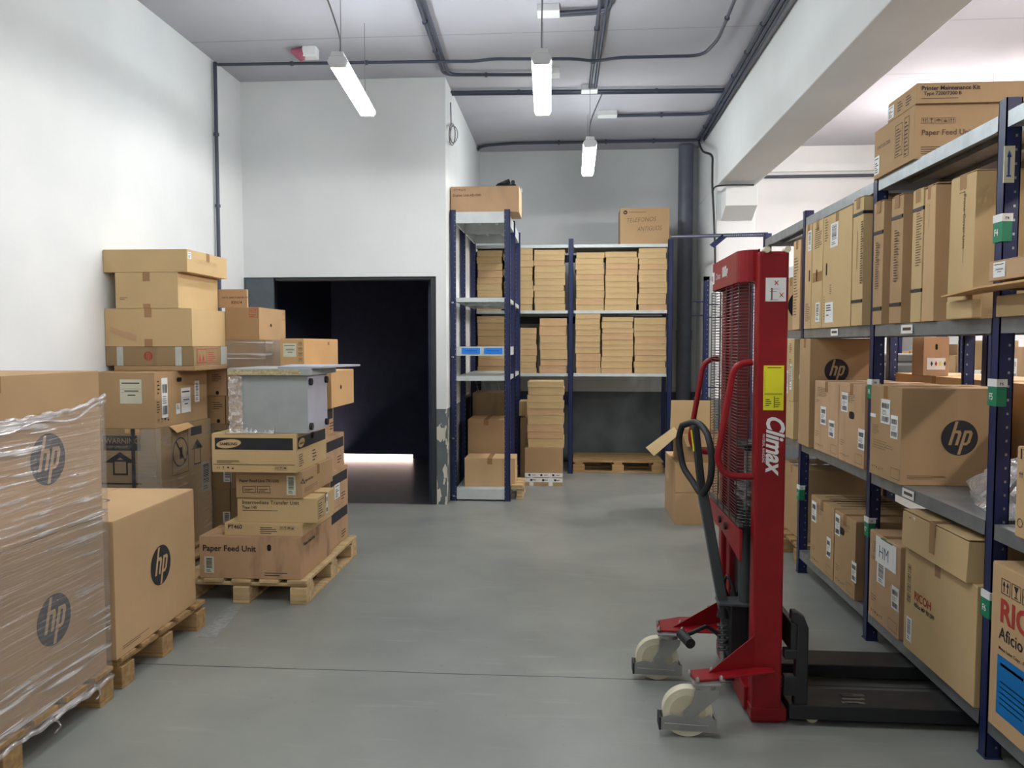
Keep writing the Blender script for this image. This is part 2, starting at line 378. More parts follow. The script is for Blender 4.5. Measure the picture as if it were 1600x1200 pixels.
struct(MB().box(XR, YN, -.05, XR + 0.2, YB, ZC), 'wall_right', WALL)
struct(MB().box(XL, YN - .2, -.05, -1.2, YN, ZC).box(3.6, YN - .2, -.05, XR, YN, ZC).box(-1.2, YN - .2, 3.3, 3.6, YN, ZC), 'wall_rear', WALL)
struct(MB().box(-1.2, YN - .12, -.05, 3.6, YN - .08, 3.3), 'door_3', PALE)
struct(MB().box(BX0, YN, BZ, BX1, YB, ZC), 'trim_1', WALLW, 0.008)                                    # concrete beam
yc = onX(1120, 290, BX0).y
struct(MB().box(BX0, yc, -.05, BX1, YB, BZ), 'wall_column', WALL, 0.006)
struct(MB().box(BX1, YB - .05, 3.72, XR, YB, 3.82), 'trim_2', WALLW)
z1 = onY(1150, 290, yc - .25).z; z2 = onY(1150, 321, yc - .25).z; z3 = onY(1150, 345, yc).z
struct(MB().prism([(BX0 + .05, yc, z1), (BX0 + .05, yc - .25, z1), (BX0 + .05, yc - .25, z2), (BX0 + .05, yc, z3)], (0.34, 0, 0)), 'trim_3', WALLW, 0.004)
# dark room behind the doorway: walls, and the gap under its far door that lets daylight in
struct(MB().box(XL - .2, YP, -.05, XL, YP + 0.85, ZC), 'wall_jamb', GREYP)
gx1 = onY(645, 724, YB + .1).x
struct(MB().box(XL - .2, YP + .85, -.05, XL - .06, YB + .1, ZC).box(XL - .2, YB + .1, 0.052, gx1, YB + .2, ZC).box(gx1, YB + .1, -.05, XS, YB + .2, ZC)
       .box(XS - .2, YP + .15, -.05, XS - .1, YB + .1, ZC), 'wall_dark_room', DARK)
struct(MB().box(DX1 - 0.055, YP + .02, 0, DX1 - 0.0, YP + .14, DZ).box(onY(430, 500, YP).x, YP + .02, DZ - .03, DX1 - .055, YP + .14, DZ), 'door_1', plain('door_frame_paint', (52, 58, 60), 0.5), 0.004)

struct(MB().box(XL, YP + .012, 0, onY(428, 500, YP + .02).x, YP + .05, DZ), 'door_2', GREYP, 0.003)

# ------------------------------------------------------------------ conduits and ceiling fittings
ZP = ZC - 0.03
def C(px, py, z=ZP): return onZ(px, py, z)
def conduit(label, pix, r=0.014, pairs=1, off=(0, 0.04), z=ZP, clips=True, smooth=True, cap=None, name='conduit_pipe'):
    pts = [C(*p, z) if len(p) == 2 else Vector(p) for p in pix]; loc = pts[0].copy()
    t = thing(name, label, 'pipe', loc)
    path = []
    n = len(pts)
    for i, p in enumerate(pts):                              # rounded corners
        if 0 < i < n - 1:
            a, b = pts[i - 1] - p, pts[i + 1] - p; k = min(0.12, a.length * .45, b.length * .45); a.normalize(); b.normalize()
            for q in (0, .25, .5, .75, 1.0): path.append((p + a * k) * (1 - q) ** 2 + p * 2 * q * (1 - q) + (p + b * k) * q ** 2)
        else: path.append(p)
    for k in range(pairs):
        d = Vector((off[0] * k, off[1] * k, 0)); MB().tube([p + d for p in path], r, 0, 8).build('pipe_run', CONDUIT, t)
    if clips:
        for i in range(n - 1):
            L = (pts[i + 1] - pts[i]).length
            if L < 0.5: continue
            for q in range(1, int(L / 0.75) + 1):
                p = pts[i].lerp(pts[i + 1], q / (int(L / 0.75) + 1)); dv = (pts[i + 1] - pts[i]).normalized()
                MB().tube([p - dv * .012, p + dv * .012], r * 1.5, 0, 6).build('pipe_clip', CONDUIT, t)
    return t
def junction(label, px, py, sx, sy, z=ZC, h=0.05):
    p = onZ(px, py, z - h)
    t = thing('junction_box', label, 'junction box', (p.x, p.y, z - h))
    MB().box(-sx / 2, -sy / 2, 0, sx / 2, sy / 2, h).build('box_body', WHITE, t, 0.004, world=False)
    MB().box(-sx / 2 - .003, -sy / 2 - .003, -.003, sx / 2 + .003, sy / 2 + .003, .012).build('lid', WHITE, t, 0.002, world=False); return t
xw = XL + .035
conduit('long dark conduit crossing the ceiling above the doorway wall', [(340, 101), (690, 96), (740, 96), (770, 92), (900, 92), (930, 96), (965, 90), (1098, 87), (1122, 62), (1152, -10)], z=ZP - .036)
pv = onX(336, 101, xw)
conduit('dark conduit running down the left wall from the ceiling', [(xw, pv.y, ZP), (xw, pv.y, 0.9)], 0.017)
conduit('second dark conduit crossing the ceiling to the left wall corner', [(334, 105), (600, 101), (700, 118), ], 0.016, clips=False) if False else None
conduit('pair of dark conduits slanting down the ceiling to the left light', [(645, -20), (693, 117), (826, 117)], 0.015, 2, (0.045, 0.0))
conduit('pair of dark conduits running from the top centre to the middle junction box', [(940, -20), (922, 138)], 0.016, 2, (0.05, 0))
conduit('dark conduit leaving the white box at the top centre', [(872, 20), (952, 15), (960, -25)], 0.015, 2, (0, .045), clips=False)
conduit('double dark conduit crossing the ceiling through the middle junction box', [(704, 144), (1134, 140)], 0.014, 2, (0, 0.07))
conduit('short dark conduit from a white box to the beam conduits', [(960, 181), (1108, 178), (1130, 158)], 0.018)
conduit('dark conduit crossing the ceiling near the back wall', [(740, 242), (752, 228), (800, 224), (1096, 219)], 0.018)
conduit('dark conduits running along the ceiling edge above the side rack', [(703, 150), (740, 241)], 0.014, 2, (-.03, .0))
conduit('bundle of dark conduits following the concrete beam', [(1222, -15), (1128, 150), (1090, 218)], 0.016, 3, (0.04, 0.0))
conduit('black conduit crossing high on the far right back wall', [(BX1, YB - .04, 3.66), (XR, YB - .04, 3.66)], 0.02, clips=False)
junction('white junction box on the ceiling at the top centre', 857, 22, .16, .13)
junction('white junction box where the middle conduits meet', 921, 143, .15, .12)
junction('white junction box at the start of the short conduit', 949, 182, .2, .12)
junction('white junction box behind the middle fluorescent light', 868, 118, .07, .14)
p = onZ(480, 95, ZC - .11)
t = thing('alarm_beacon', 'small reddish alarm beacon on a white ceiling base', 'alarm', (p.x, p.y, ZC - .14))
MB().box(-.03, -.05, .05, .09, .05, .14).build('base', WHITE, t, .008, world=False)
MB().tube([(-.02, 0, .05), (-.06, -.02, .09), (-.12, -.05, .10)], [.045, .05, .015], 0, 12).build('red_lens', PLUM, t, world=False)

# downpipe, cables
YPi = 9.9
pt = onY(1072, 228, YPi)
t = thing('drain_pipe', 'thick grey vertical drainpipe in the back corner by the column', 'pipe', (pt.x, YPi, 0))
MB().cyl((0, 0, 0), (0, 0, pt.z), .092, 0, 28).build('pipe_run', PIPE, t, world=False)
MB().cyl((0, 0, 1.6), (0, 0, 1.72), .1, 0, 28).build('pipe_collar', PIPE, t, world=False)
def cable(label, pts, r, mat=BCABLE, name='power_cable', n=6):
    P = smooth_path(pts, n); mb = MB().tube(P, r, 0, 6); return single(mb, name, label, 'cable', P[-1] if P[-1].z < P[0].z else P[0], mat)
yk = yc - .02
cable('black cable dropping from the ceiling along the white column', [C(1092, 222), onY(1098, 236, yk), onY(1112, 243, yk), onY(1113, 262, yk), onY(1113, 292, yk), onY(1115, 330, yk), onY(1117, 380, yk), onY(1118, 430, yk)], .012)
cable('black cable looping over the top of the white column', [onY(1114, 298, yk), onY(1120, 291, yc - .3), onY(1150, 289, yc - .3), onY(1178, 289, yc - .3)], .009)
t = thing('coiled_cable', 'grey coiled cable hanging from the conduit above the side rack', 'cable', onX(706, 228, XS + .03))
MB().tube([onX(704, 160, XS + .03), onX(705, 195, XS + .03)], .006, 0, 6).build('hanging_length', CABLE, t)
for k, (a, b) in enumerate(((5, 17), (3.5, 14), (6.5, 13))):
    MB().tube([onX(706.5 + a * math.cos(q * PI / 8) + k, 210 + b * math.sin(q * PI / 8), XS + .025 + .012 * k) for q in range(16)], .0045, 0, 6, True).build('cable_loop', CABLE, t)

# ------------------------------------------------------------------ fluorescent lights
def light(label, x, y0, y1, z, tube=None, group=None, x1=None):
    x1 = x if x1 is None else x1; L = math.hypot(x1 - x, y1 - y0); rz = -math.atan2(x1 - x, y1 - y0)
    t = thing('fluorescent_light', label, 'ceiling light', (x, y0, z), rz, group)
    w = .062
    MB().prism([(-.046, 0, .0605), (.046, 0, .0605), (.04, 0, .095), (-.04, 0, .095)], (0, L, 0)).build('housing', WHITE, t, .006, world=False)
    MB().prism([(-.066, .03, .034), (-.05, .03, 0), (.05, .03, 0), (.066, .03, .034), (.05, .03, .060), (-.05, .03, .060)], (0, L - .06, 0)).build('diffuser', tube or TUBE, t, .006, world=False)
    for y in (0, L - .03): MB().prism([(-.068, y, .034), (-.052, y, -.002), (.052, y, -.002), (.068, y, .034), (.052, y, .062), (-.052, y, .062)], (0, .03, 0)).build('end_cap', WHITE, t, .004, world=False)
    for y in (.12, L - .12): MB().cyl((0, y, .08), (0, y, ZC - z), .0022, 0, 6).build('suspension_wire', CABLE, t, world=False)
    return t
def lamp_px(label, a, b, z, cab=None):
    p, q = onZ(*a, z), onZ(*b, z); t = light(label, p.x, p.y, q.y, z, x1=q.x)
    if cab: MB().tube(smooth_path([(p.x, p.y + .05, z + .08), onZ(*cab[0], (z + ZC) / 2), onZ(*cab[1], ZC)], 8), .006, 0, 6).build('supply_cable', CABLE, t)
lamp_px('left hanging fluorescent light, nearest the doorway wall', (527, 103), (575, 183), 3.36, [(530, 55), (505, -20)])
lamp_px('middle hanging fluorescent light above the centre of the room', (846, 98), (848, 182), 3.36, [(846, 50), (848, -10)])
lamp_px('farthest hanging fluorescent light, in front of the back wall', (922, 229), (918, 276), 3.40, [(923, 190), (941, 146)])
for i, (x, y) in enumerate(((-1.65, 1.9), (-.2, 1.9), (-1.6, -2.6))): light('hanging fluorescent light %s' % ('above the front left pallets', 'above the centre near the camera', 'far behind the camera')[i], x, y, y + 1.25, 3.36)
for i, (x, y) in enumerate(((3.9, 1.2), (3.9, 4.4), (3.9, 7.4), (5.8, 2.8), (5.8, 6.2), (3.9, -2.5))): light('hanging fluorescent light in the hall behind the racks, row %s' % ('one', 'two', 'three', 'four', 'five', 'six')[i], x, y, y + 1.25, 3.36, TUBEW)

# ------------------------------------------------------------------ pallets
def pallet(label, x0, y0, x1, y1, wood=None, along='x', h=0.144, rz=0.0):
    """deck boards run along `along`; nine blocks on three bottom boards"""
    wood = wood or WOOD; W, D = x1 - x0, y1 - y0
    t = thing('wooden_pallet', label, 'pallet', ((x0 + x1) / 2, (y0 + y1) / 2, 0), rz)
    M = Matrix.Identity(4); L, S = W, D
    if along == 'y': M = Matrix.Rotation(PI / 2, 4, 'Z'); L, S = D, W
    def P(): m = MB(); m.T = M; return m
    n = 5 if S < 0.95 else 7
    bw = S / n * 0.74
    for i in range(n):
        y = -S / 2 + bw / 2 + i * (S - bw) / (n - 1); P().box(-L / 2, y - bw / 2, h - .02, L / 2, y + bw / 2, h).build('deck_board', wood, t, .003, world=False)
    for x in (-L / 2 + .07, 0, L / 2 - .07):
        P().box(x - .05, -S / 2, h - .042, x + .05, S / 2, h - .0205).build('stringer_board', wood, t, .003, world=False)
    for y in (-S / 2 + .05, 0, S / 2 - .05):
        P().box(-L / 2, y - .05, 0, L / 2, y + .05, .02).build('bottom_board', wood, t, .003, world=False)
        for x in (-L / 2 + .07, 0, L / 2 - .07):
            P().box(x - .07, y - .05, .0205, x + .07, y + .05, h - .0425).build('block', wood, t, .004, world=False)
    return t

# ------------------------------------------------------------------ racks
def upright(parent, x, y, z, sx, sy, side=1, holes='y', z0=0.0, name='upright', hole_mat=None):
    """angle post: web facing y, flange along y, with a row of slots; x,y = outer corner; sx,sy = direction of the legs"""
    a, b, th = 0.055, 0.05, 0.004
    mb = MB(); mb.box(x, y, z0, x + sx * a, y + sy * th, z); mb.box(x, y, z0, x + sx * th, y + sy * b, z)
    mb.box(x + sx * a, y, z0, x + sx * (a - th), y + sy * .018, z); mb.box(x, y + sy * (b - th), z0, x + sx * .015, y + sy * b, z)
    mb.box(x - sx * .004, y - sy * .004, z0, x + sx * .06, y + sy * .055, z0 + .006)
    if holes:
        k = int((z - z0) / 0.05)
        for i in range(k):
            zz = z0 + .04 + i * .05
            if holes == 'y': mb.box(x + sx * .034, y - sy * .0008, zz, x + sx * .041, y + sy * .0005, zz + .009, 1)
            if holes == 'edge': mb.box(x + sx * .046, y - sy * .0008, zz, x + sx * .051, y + sy * .0005, zz + .009, 1)
    return mb.build(name, [BLUE, hole_mat or GALV], parent)
def shelf(parent, x0, y0, x1, y1, z, mat, lip=0.055, g=0.003):
    mb = MB(); mb.box(x0 + g, y0 + g, z - .002, x1 - g, y1 - g, z)
    for (a, b, c, d) in ((x0 + g, y0 + g, x0 + g + .002, y1 - g), (x1 - g - .002, y0 + g, x1 - g, y1 - g), (x0 + g, y0 + g, x1 - g, y0 + g + .002), (x0 + g, y1 - g - .002, x1 - g, y1 - g)): mb.box(a, b, z - lip, c, d, z - .002)
    mb.box(x0 + g, y0 + g, z - lip - .002, x0 + g + .015, y1 - g, z - lip); mb.box(x0 + g, y0 + g, z - lip - .002, x1 - g, y0 + g + .015, z - lip)
    for k in (1, 2):                                         # stiffening channels under the tray
        if y1 - y0 > x1 - x0: xx = x0 + (x1 - x0) * k / 3; mb.box(xx - .015, y0 + .01, z - .025, xx + .015, y1 - .01, z - .003)
        else: yy = y0 + (y1 - y0) * k / 3; mb.box(x0 + .01, yy - .015, z - .025, x1 - .01, yy + .015, z - .003)
    return mb.build('shelf', mat, parent)
RX = 1.56; RD = 0.5
UY = [1.80, 2.94, 4.09, 5.28, 6.34]
SZ = [2.38, 1.645, 0.888, 0.16]
t = rackR = thing('shelving_rack', 'long blue and grey shelving rack along the right side, full of boxes', 'rack', (RX, UY[0], 0))
for y in UY:
    for x, s in ((RX, 1), (RX + RD, -1)): upright(t, x, y - .025, 2.43, s, 1)
    mb = MB()
    if y < 3 or y > 6:
        for za, zb in ((.25, .85), (.95, 1.6), (1.7, 2.3)): mb.tube([(RX + .03, y, za), (RX + RD - .03, y, zb)], .008, 0, 6)
        mb.build('end_brace', SHELFG, t)
for i in range(4):
    y0, y1 = UY[i] + .03, UY[i + 1] - .025
    for j, z in enumerate(SZ):
        if i == 3 and j == 3: continue
        sh = shelf(t, RX, y0, RX + RD, y1, z, SHELFG if j else GALV)
for y, zz in ((4.65, 1), (3.62, 2), (3.68, 1)):              # paper strips on shelf fronts
    z = SZ[zz]; mb = MB(); mb.box(RX - .002, y - .06, z - .048, RX + .0, y + .06, z - .008, 0); mb.box(RX - .003, y - .045, z - .034, RX - .002, y + .04, z - .02, 1)
    mb.build('shelf_label', [PAPER, BROWNINK], t)
def bay_tag(y, z, txt):
    """green and white location tag wrapped round the upright"""
    mb = MB(); f = Face((RX - .006, y + .03, z), (0, -1, 0), (0, 0, 1)); g = Face((RX - .006, y - .03, z), (1, 0, 0), (0, 0, 1))
    mb.box(RX - .005, y - .029, z - .06, RX + .03, y + .03, z + .012, 0); mb.box(RX - .006, y - .030, z + .012, RX + .032, y + .031, z + .04, 1)
    f.text(mb, txt, .012, -.036, .034, 1, bold=.02, sx=.8, n=.001)
    g.text(mb, txt, 0.01, .018, .014, 2, bold=.02, n=.002)
    return mb.build('location_tag', [GREEN, PAPER, INK], rackR)
def tz(px, py, y): return onY(px, py, y).z
bay_tag(UY[1], tz(1565, 350, 2.9), 'F4'); bay_tag(UY[1], tz(1552, 610, 2.9), 'F5'); bay_tag(UY[1], tz(1540, 945, 2.9), 'F6')
bay_tag(UY[2], tz(1352, 605, 4.05), 'F8'); bay_tag(UY[2], tz(1350, 822, 4.05), 'F7')
bay_tag(UY[3], tz(1248, 595, 5.25), 'F9'); bay_tag(UY[3], tz(1245, 768, 5.25), 'F7')
z = tz(1560, 257, 2.91)
mb = MB(); mb.box(RX - .006, UY[1] - .032, z - .065, RX + .03, UY[1] - .0265, z + .065, 0); f = Face((RX - .004, UY[1] - .032, z - .06), (1, 0, 0), (0, 0, 1))
f.rect(mb, .01, .02, .017, .09, 1); f.poly(mb, [(.006, .085), (.022, .085), (.0135, .11)], 1); f.rect(mb, .006, .015, .022, .021, 1)
mb.build('arrow_card', [OLDPAPER, plain('blue_marker', (50, 80, 160), .6)], rackR)
# perforated tie bar between the back rack and the right rack
zb = onY(1190, 370, UY[4]).z
t = thing('perforated_tie_bar', 'dark blue perforated tie bar bridging from back rack to right rack', 'bar', (1.2, 9.1, 2.75))
a = Vector((1.19, 9.12, onY(1050, 372, 9.12).z)); b = Vector((RX + .03, UY[4], zb)); dv = (b - a); mb = MB()
mb.prism([a, b, b + Vector((0, 0, .035)), a + Vector((0, 0, .035))], (.004, .004, 0)); n = 60
for i in range(n):
    p = a.lerp(b, (i + .5) / n); mb.box(p.x - .012, p.y - .006, p.z + .012, p.x + .0, p.y - .003, p.z + .022, 1)
mb.build('bar', [BLUE, PALE], t); 
q = a.lerp(b, .62); MB().prism([q + Vector((-.12, -.02, -.07)), q + Vector((-.08, -.02, -.10)), q + Vector((.04, -.02, .0)), q + Vector((0, -.02, .03))], (0, .005, 0)).build('bracket', BLUE, t)

# back-to-back rack behind it, and the racks of the next aisle
t = rack2 = thing('shelving_rack', 'blue shelving rack standing back to back behind the right rack', 'rack', (2.12, UY[0], 0))
for y in UY:
    for x, s in ((2.12, 1), (2.62, -1)): upright(t, x, y - .025, 2.3, s, 1)
for i in range(4):
    for j, z in enumerate((0.72, .16) if i < 3 else (0.72,)): shelf(t, 2.12, UY[i] + .03, 2.62, UY[i + 1] - .025, z, SHELFG)
t = rack3 = thing('shelving_rack', 'far blue shelving rack seen through the gaps across the next aisle', 'rack', (4.1, 4.5, 0))
U3 = [4.5, 5.6, 6.7, 7.8, 8.9, 9.95]
for y in U3:
    for x, s in ((4.1, 1), (4.7, -1)): upright(t, x, y - .025, 2.0, s, 1, holes=False)
for i in range(5):
    for z in (1.95, 1.08, .3): shelf(t, 4.1, U3[i] + .03, 4.7, U3[i + 1] - .025, z, SHELFG)

# ------------------------------------------------------------------ boxes on the right rack
def rb(label, xf, xn, yref, z0, z1, X=RX - .012, wx=0.44, board=None, **k):
    yf = onX(xf, yref, X).y; yn = onX(xn, yref, X).y
    return Carton(label, X, yn + .0015, z0, X + wx, yf - .0015, z1, board, **k)
HX = RX - .012
zt = SZ[0] + .001
c = rb('large box lettered as a paper feed unit on the top shelf', 1366, 1428, 240, zt, 2.622, HX, .62, KC, slit='y', tape=False)
c.print(lambda m: (c.F.icons(m, .03, .155, .026, 5), c.F.text(m, 'Paper Feed Unit    K1120', .03, .105, .034), c.F.lines(m, .03, .02, .14, .06, 4, seed=5),
                   c.L.text(m, 'UNIT DE 7200', .04, .14, .025, 0, bold=0), c.L.frame(m, .25, .05, .33, .2), c.L.lines(m, .26, .06, .32, .19, 9), c.L.frame(m, .35, .03, .4, .21), c.L.lines(m, .355, .04, .395, .2, 9)), [BROWNINK])
c.L.sticker(c.r, .01, .02, .06, .09, 3)
c2 = rb('box lettered as a printer maintenance kit, topmost on the right', 1386, 1430, 240, 2.622, 2.712, HX, .62, KC, tape=False)
c2.print(lambda m: (c2.F.text(m, 'Printer Maintenance Kit', .02, .058, .026, bold=.02), c2.F.text(m, 'Type 7200/7300 B', .03, .036, .022), c2.F.lines(m, .02, .02, .28, .026, 1), c2.L.lines(m, .2, .02, .26, .07, 4), c2.L.lines(m, .11, .02, .17, .07, 4)), [INK])
c2.L.sticker(c2.r, .0, .01, .07, .06, 3)
# shelf level two: tall boxes
z0 = SZ[1] + .001
def slot(c, f, u, v): return c.hole(f, u, v, .022, .075)
c = rb('narrow tall box at the far left end of the second shelf', 1239, 1250, 450, z0, 2.25, board=KA); c.print(lambda m: c.L.lines(m, .02, .1, .12, .5, 20, 0, .3, 4), [BROWNINK])
c.L.sticker(c.r, .03, .42, .06, .12, 2) if False else None
c = rb('tall box with a dark hand slot, second from the left', 1257, 1267.5, 450, z0, 2.318, board=KA); slot(c, c.L, .10, .34); c.L.sticker(c.r, .06, .50, .07, .13, 2); c.print(lambda m: c.L.lines(m, .03, .05, .13, .17, 10), [BROWNINK])
c = rb('tall box with a taped hand slot, third from the left', 1268, 1284.5, 450, z0, 2.316, board=KB); slot(c, c.L, .1, .33); c.L.sticker(c.r, .09, .04, .08, .12, 2); c.print(lambda m: c.L.lines(m, .05, .5, .2, .63, 10), [BROWNINK])
MBt = MB(); c.L.rect(MBt, .02, .29, .2, .35); MBt.build('packing_tape', TAPE, c.r, -1, world=False)
c = rb('wide tall box carrying two white labels, one high and one low', 1285, 1329.5, 450, z0, 2.312, board=KB); slot(c, c.L, .07, .35); c.L.sticker(c.r, .13, .47, .13, .14, 2, seed=8); c.L.sticker(c.r, .06, .03, .14, .12, 3, seed=2)
c.print(lambda m: (c.L.lines(m, .03, .52, .09, .66, 9), c.L.lines(m, .03, .05, .05, .2, 9), c.L.lines(m, .13, .2, .17, .26, 5)), [BROWNINK])
def straps(c, zs, m=STRAP):
    for z in zs:
        mb = MB(); w, d = c.w / 2 + .001, c.d / 2 + .001
        for a, b in (((-w, -d, z - .008), (w, -d + .0015, z + .008)), ((-w, d - .0015, z - .008), (w, d, z + .008)), ((-w, -d, z - .008), (-w + .0015, d, z + .008)), ((w - .0015, -d, z - .008), (w, d, z + .008))): mb.box(*a, *b)
        mb.build('strap', m, c.r, world=False)
c = rb('tallest box on the second shelf, with two dark straps', 1330, 1346.5, 450, z0, 2.322, RX - .03, .46, KB, wob=.004); straps(c, (.13, .59)); c.print(lambda m: (c.L.lines(m, .12, .22, .16, .55, 26, 0, .5), c.L.rect(m, .07, .3, .075, .5)), [BROWNINK])
c = rb('strapped box with a curved handle cut-out, left of two alike', 1363, 1377, 450, z0, 2.262, board=KC, wob=.004); straps(c, (.08, .46))
c.hole(c.F, .02, .3, .03, .07); c.hole(c.F, .02, .14, .022, .08); c.hole(c.F, .035, .5, .03, .06); c.print(lambda m: c.L.lines(m, .03, .18, .08, .42, 20), [BROWNINK])
c = rb('strapped box with a curved handle cut-out, right of two alike', 1390, 1407, 450, z0, 2.25, board=KC, wob=.004); straps(c, (.09, .50))
c.hole(c.F, .02, .3, .03, .07); c.hole(c.F, .02, .14, .022, .08); c.hole(c.F, .03, .5, .03, .06); c.print(lambda m: c.L.lines(m, .04, .2, .09, .45, 20), [BROWNINK])
c = rb('slim tall box tied by a strap beside the two handled boxes', 1423, 1439.5, 450, z0, 2.235, board=KB); c.print(lambda m: c.L.lines(m, .04, .25, .1, .5, 22), [BROWNINK]); straps(c, (.5, .14))
c = rb('creased tall box at the middle of the second shelf', 1440, 1461, 450, z0, 2.23, board=KA, wob=.006); c.print(lambda m: (c.L.frame(m, .05, .22, .11, .5), c.L.text(m, 'Printer Feed Unit', .09, .48, .03, 0, -PI / 2, 0.0)), [BROWNINK])
c = rb('plain tall box on second shelf, left of the labelled upright', 1483, 1521, 420, z0, 2.215, board=KB, wob=.004); c.print(lambda m: (c.L.frame(m, .06, .2, .11, .5), c.L.text(m, 'Front Cover Unit', .1, .49, .03, 0, -PI / 2, 0.0)), [BROWNINK])
# the bay at the picture's right edge, second shelf
c = Carton('long low box at the right edge with two white stickers', RX - .13, 2.25, 1.7615, RX - .006, onX(1545, 430, RX - .13).y, 1.828, KP, tape=False)
c.L.sticker(c.r, .03, .01, .07, .05, 1); c.L.sticker(c.r, .22, .01, .07, .05, 2)
mb = MB(); y0, y1 = 2.2, onX(1466, 466, RX - .10).y; xi = RX - .007
mb.prism([(RX - .09, y1, 1.732), (xi, y1 - .04, 1.736), (xi, 2.90, 1.741), (RX + .35, 2.90, 1.741), (RX + .35, y0, 1.750), (RX - .15, y0, 1.746), (RX - .13, y1 - .35, 1.743)], (0, 0, .007))
mb.prism([(RX - .07, y1 - .05, 1.742), (xi, y1 - .09, 1.746), (xi, 2.89, 1.750), (RX + .3, 2.89, 1.750), (RX + .3, y0, 1.758), (RX - .14, y0, 1.755)], (0, 0, .004))
single(mb, 'cardboard_sheet', 'flattened cardboard sheets lying across boxes at the right edge', 'cardboard', (RX, 2.5, 1.73), KE)
c = rb('small low box under the cardboard sheet, left of the upright', 1478, 1519, 480, z0, 1.722, RX - .03, .3, KB, tape=False) if False else None
c = Carton('small low box under the cardboard sheets at the right edge', RX - .02, 2.3, z0, RX + .4, 2.905, 1.722, KB, tape=False)
c = Carton('low box in front of the plain tall box, second shelf', RX - .05, onX(1518, 485, RX - .05).y, z0, RX - .0135, onX(1478, 485, RX - .05).y, z0 + .072, KB, tape=False, top=False)
# box with round logo behind the lift truck on the second shelf, and a white carton on it
c = Carton('box with a round logo standing behind the red mast, second shelf', RX + .02, 5.50, z0, RX + .47, 5.75, 2.02, KC); c.F.round_logo(c.r, .05, .17, .105, KC)
Carton('small white box lying above the round-logo box behind the mast', RX + .02, 5.52, 2.02, RX + .12, 5.7, 2.10, WHITE, tape=False)
# shelf level three
z0 = SZ[2] + .001
c = rb('big square box with round logo facing the camera, middle shelf', 1359.5, 1408, 680, z0, 1.343, wx=.485, board=KC)
c.F.round_logo(c.r, .262, .225, .082, KC)
c.print(lambda m: (c.L.lines(m, .04, .14, .3, .19, 4, 0, .15), c.L.icons(m, .03, .03, .022, 6, boxed=False), c.L.frame(m, .26, .02, .36, .07, .002), c.L.lines(m, .03, .21, .12, .26, 6, 0, .2), c.F.lines(m, .03, .03, .22, .05, 3, 0, .3)), [BROWNINK])
c.L.sticker(c.r, .13, .27, .11, .12, 0, seed=5); c.L.sticker(c.r, .25, .21, .08, .11, 0, seed=6); c.L.sticker(c.r, .0, .29, .07, .018, 9)
def hpside(c, hole=False):
    W = c.d
    c.print(lambda m: (c.L.lines(m, .05, .34, .28, .4, 6, 0, .25, 3), c.L.icons(m, .03, .025, .022, 6, boxed=False), c.L.frame(m, W - .12, .02, W - .02, .07, .002), c.L.lines(m, .03, .3, .1, .32, 2, 0, .3), c.L.lines(m, .03, .09, .1, .13, 3, 0, .2)), [BROWNINK])
c = rb('upright box with two labels, left of the pair beside the big square box', 1272, 1309.5, 680, z0, 1.322, board=KP); hpside(c); c.L.sticker(c.r, .12, .17, .1, .11, 0, seed=1); c.L.sticker(c.r, .27, .11, .1, .1, 0, seed=2)
c = rb('upright box with hand hole and torn tape beside the big square box', 1310, 1350.5, 680, z0, 1.332, board=KP); hpside(c); c.L.sticker(c.r, .04, .28, .1, .11, 0, seed=3); c.L.sticker(c.r, .3, .1, .09, .11, 0, seed=4); c.hole(c.L, .2, .27, .08, .04)
mb = MB(); c.T.rect(mb, .02, .02, .12, .06, 0, .002); mb.build('green_strap_scrap', GREEN, c.r, -1, world=False)
c = Carton('large box with round logo behind the pair on the middle shelf', RX - .03, 5.0, z0, RX + .42, 5.22, 1.583, KC, wob=0.0); c.F.round_logo(c.r, .165, .49, .075, KC)
Carton('lower box of two stacked at the far end of the middle shelf', HX, 5.40, z0, RX + .45, 5.80, 1.149, KB)
c = Carton('upper box of two stacked at the far end of the middle shelf', HX, 5.41, 1.150, RX + .43, 5.80, 1.583, KB)
for k in range(3): c.print(lambda m: c.L.lines(m, .28, .12 + k * .11, .34, .19 + k * .11, 5), [BROWNINK])
c.L.sticker(c.r, .30, .08, .05, .18, 2); c.L.sticker(c.r, .2, .05, .06, .16, 2, seed=9)
# near end: clear bag, brown board divider, box at frame edge
c = Carton('tan box at the right picture edge on the middle shelf', RX - .02, 2.2, z0 - .0, RX + .42, onX(1588, 760, RX - .02).y, 1.2, KA)
c.print(lambda m: (c.L.icons(m, .012, .2, .03, 1, boxed=False), c.L.text(m, '1Y', .012, .27, .05, bold=.02), c.L.ring(m, .03, .05, .016, .003)), [INK])
c.L.sticker(c.r, .2, .05, .1, .1, 0)
def bag(label, cx, cy, z, rx, ry, h, seed):
    mb = MB(); nu, nv = 36, 14; vs = []
    for j in range(nv + 1):
        a = j / nv * PI / 2
        for i in range(nu):
            b = 2 * PI * i / nu; q = Vector((math.cos(b) * math.cos(a), math.sin(b) * math.cos(a), math.sin(a)))
            k = 1 + .22 * noise.noise(q * 2.3 + Vector((seed, 0, 0))) + .14 * noise.noise(q * 6 + Vector((0, seed, 0)))
            vs.append((cx + rx * q.x * k, cy + ry * q.y * k, z + max(.002, h * q.z * k)))
    fs = [(j * nu + i, j * nu + (i + 1) % nu, (j + 1) * nu + (i + 1) % nu, (j + 1) * nu + i) for j in range(nv) for i in range(nu)]
    mb.add(vs, fs, 0, True); return single(mb, 'plastic_bag', label, 'bag', (cx, cy, z), BAG)
bag('crumpled clear plastic bag on the middle shelf beside the upright', RX + .25, 3.10, z0 + .001, .155, .36, .19, 3.0)
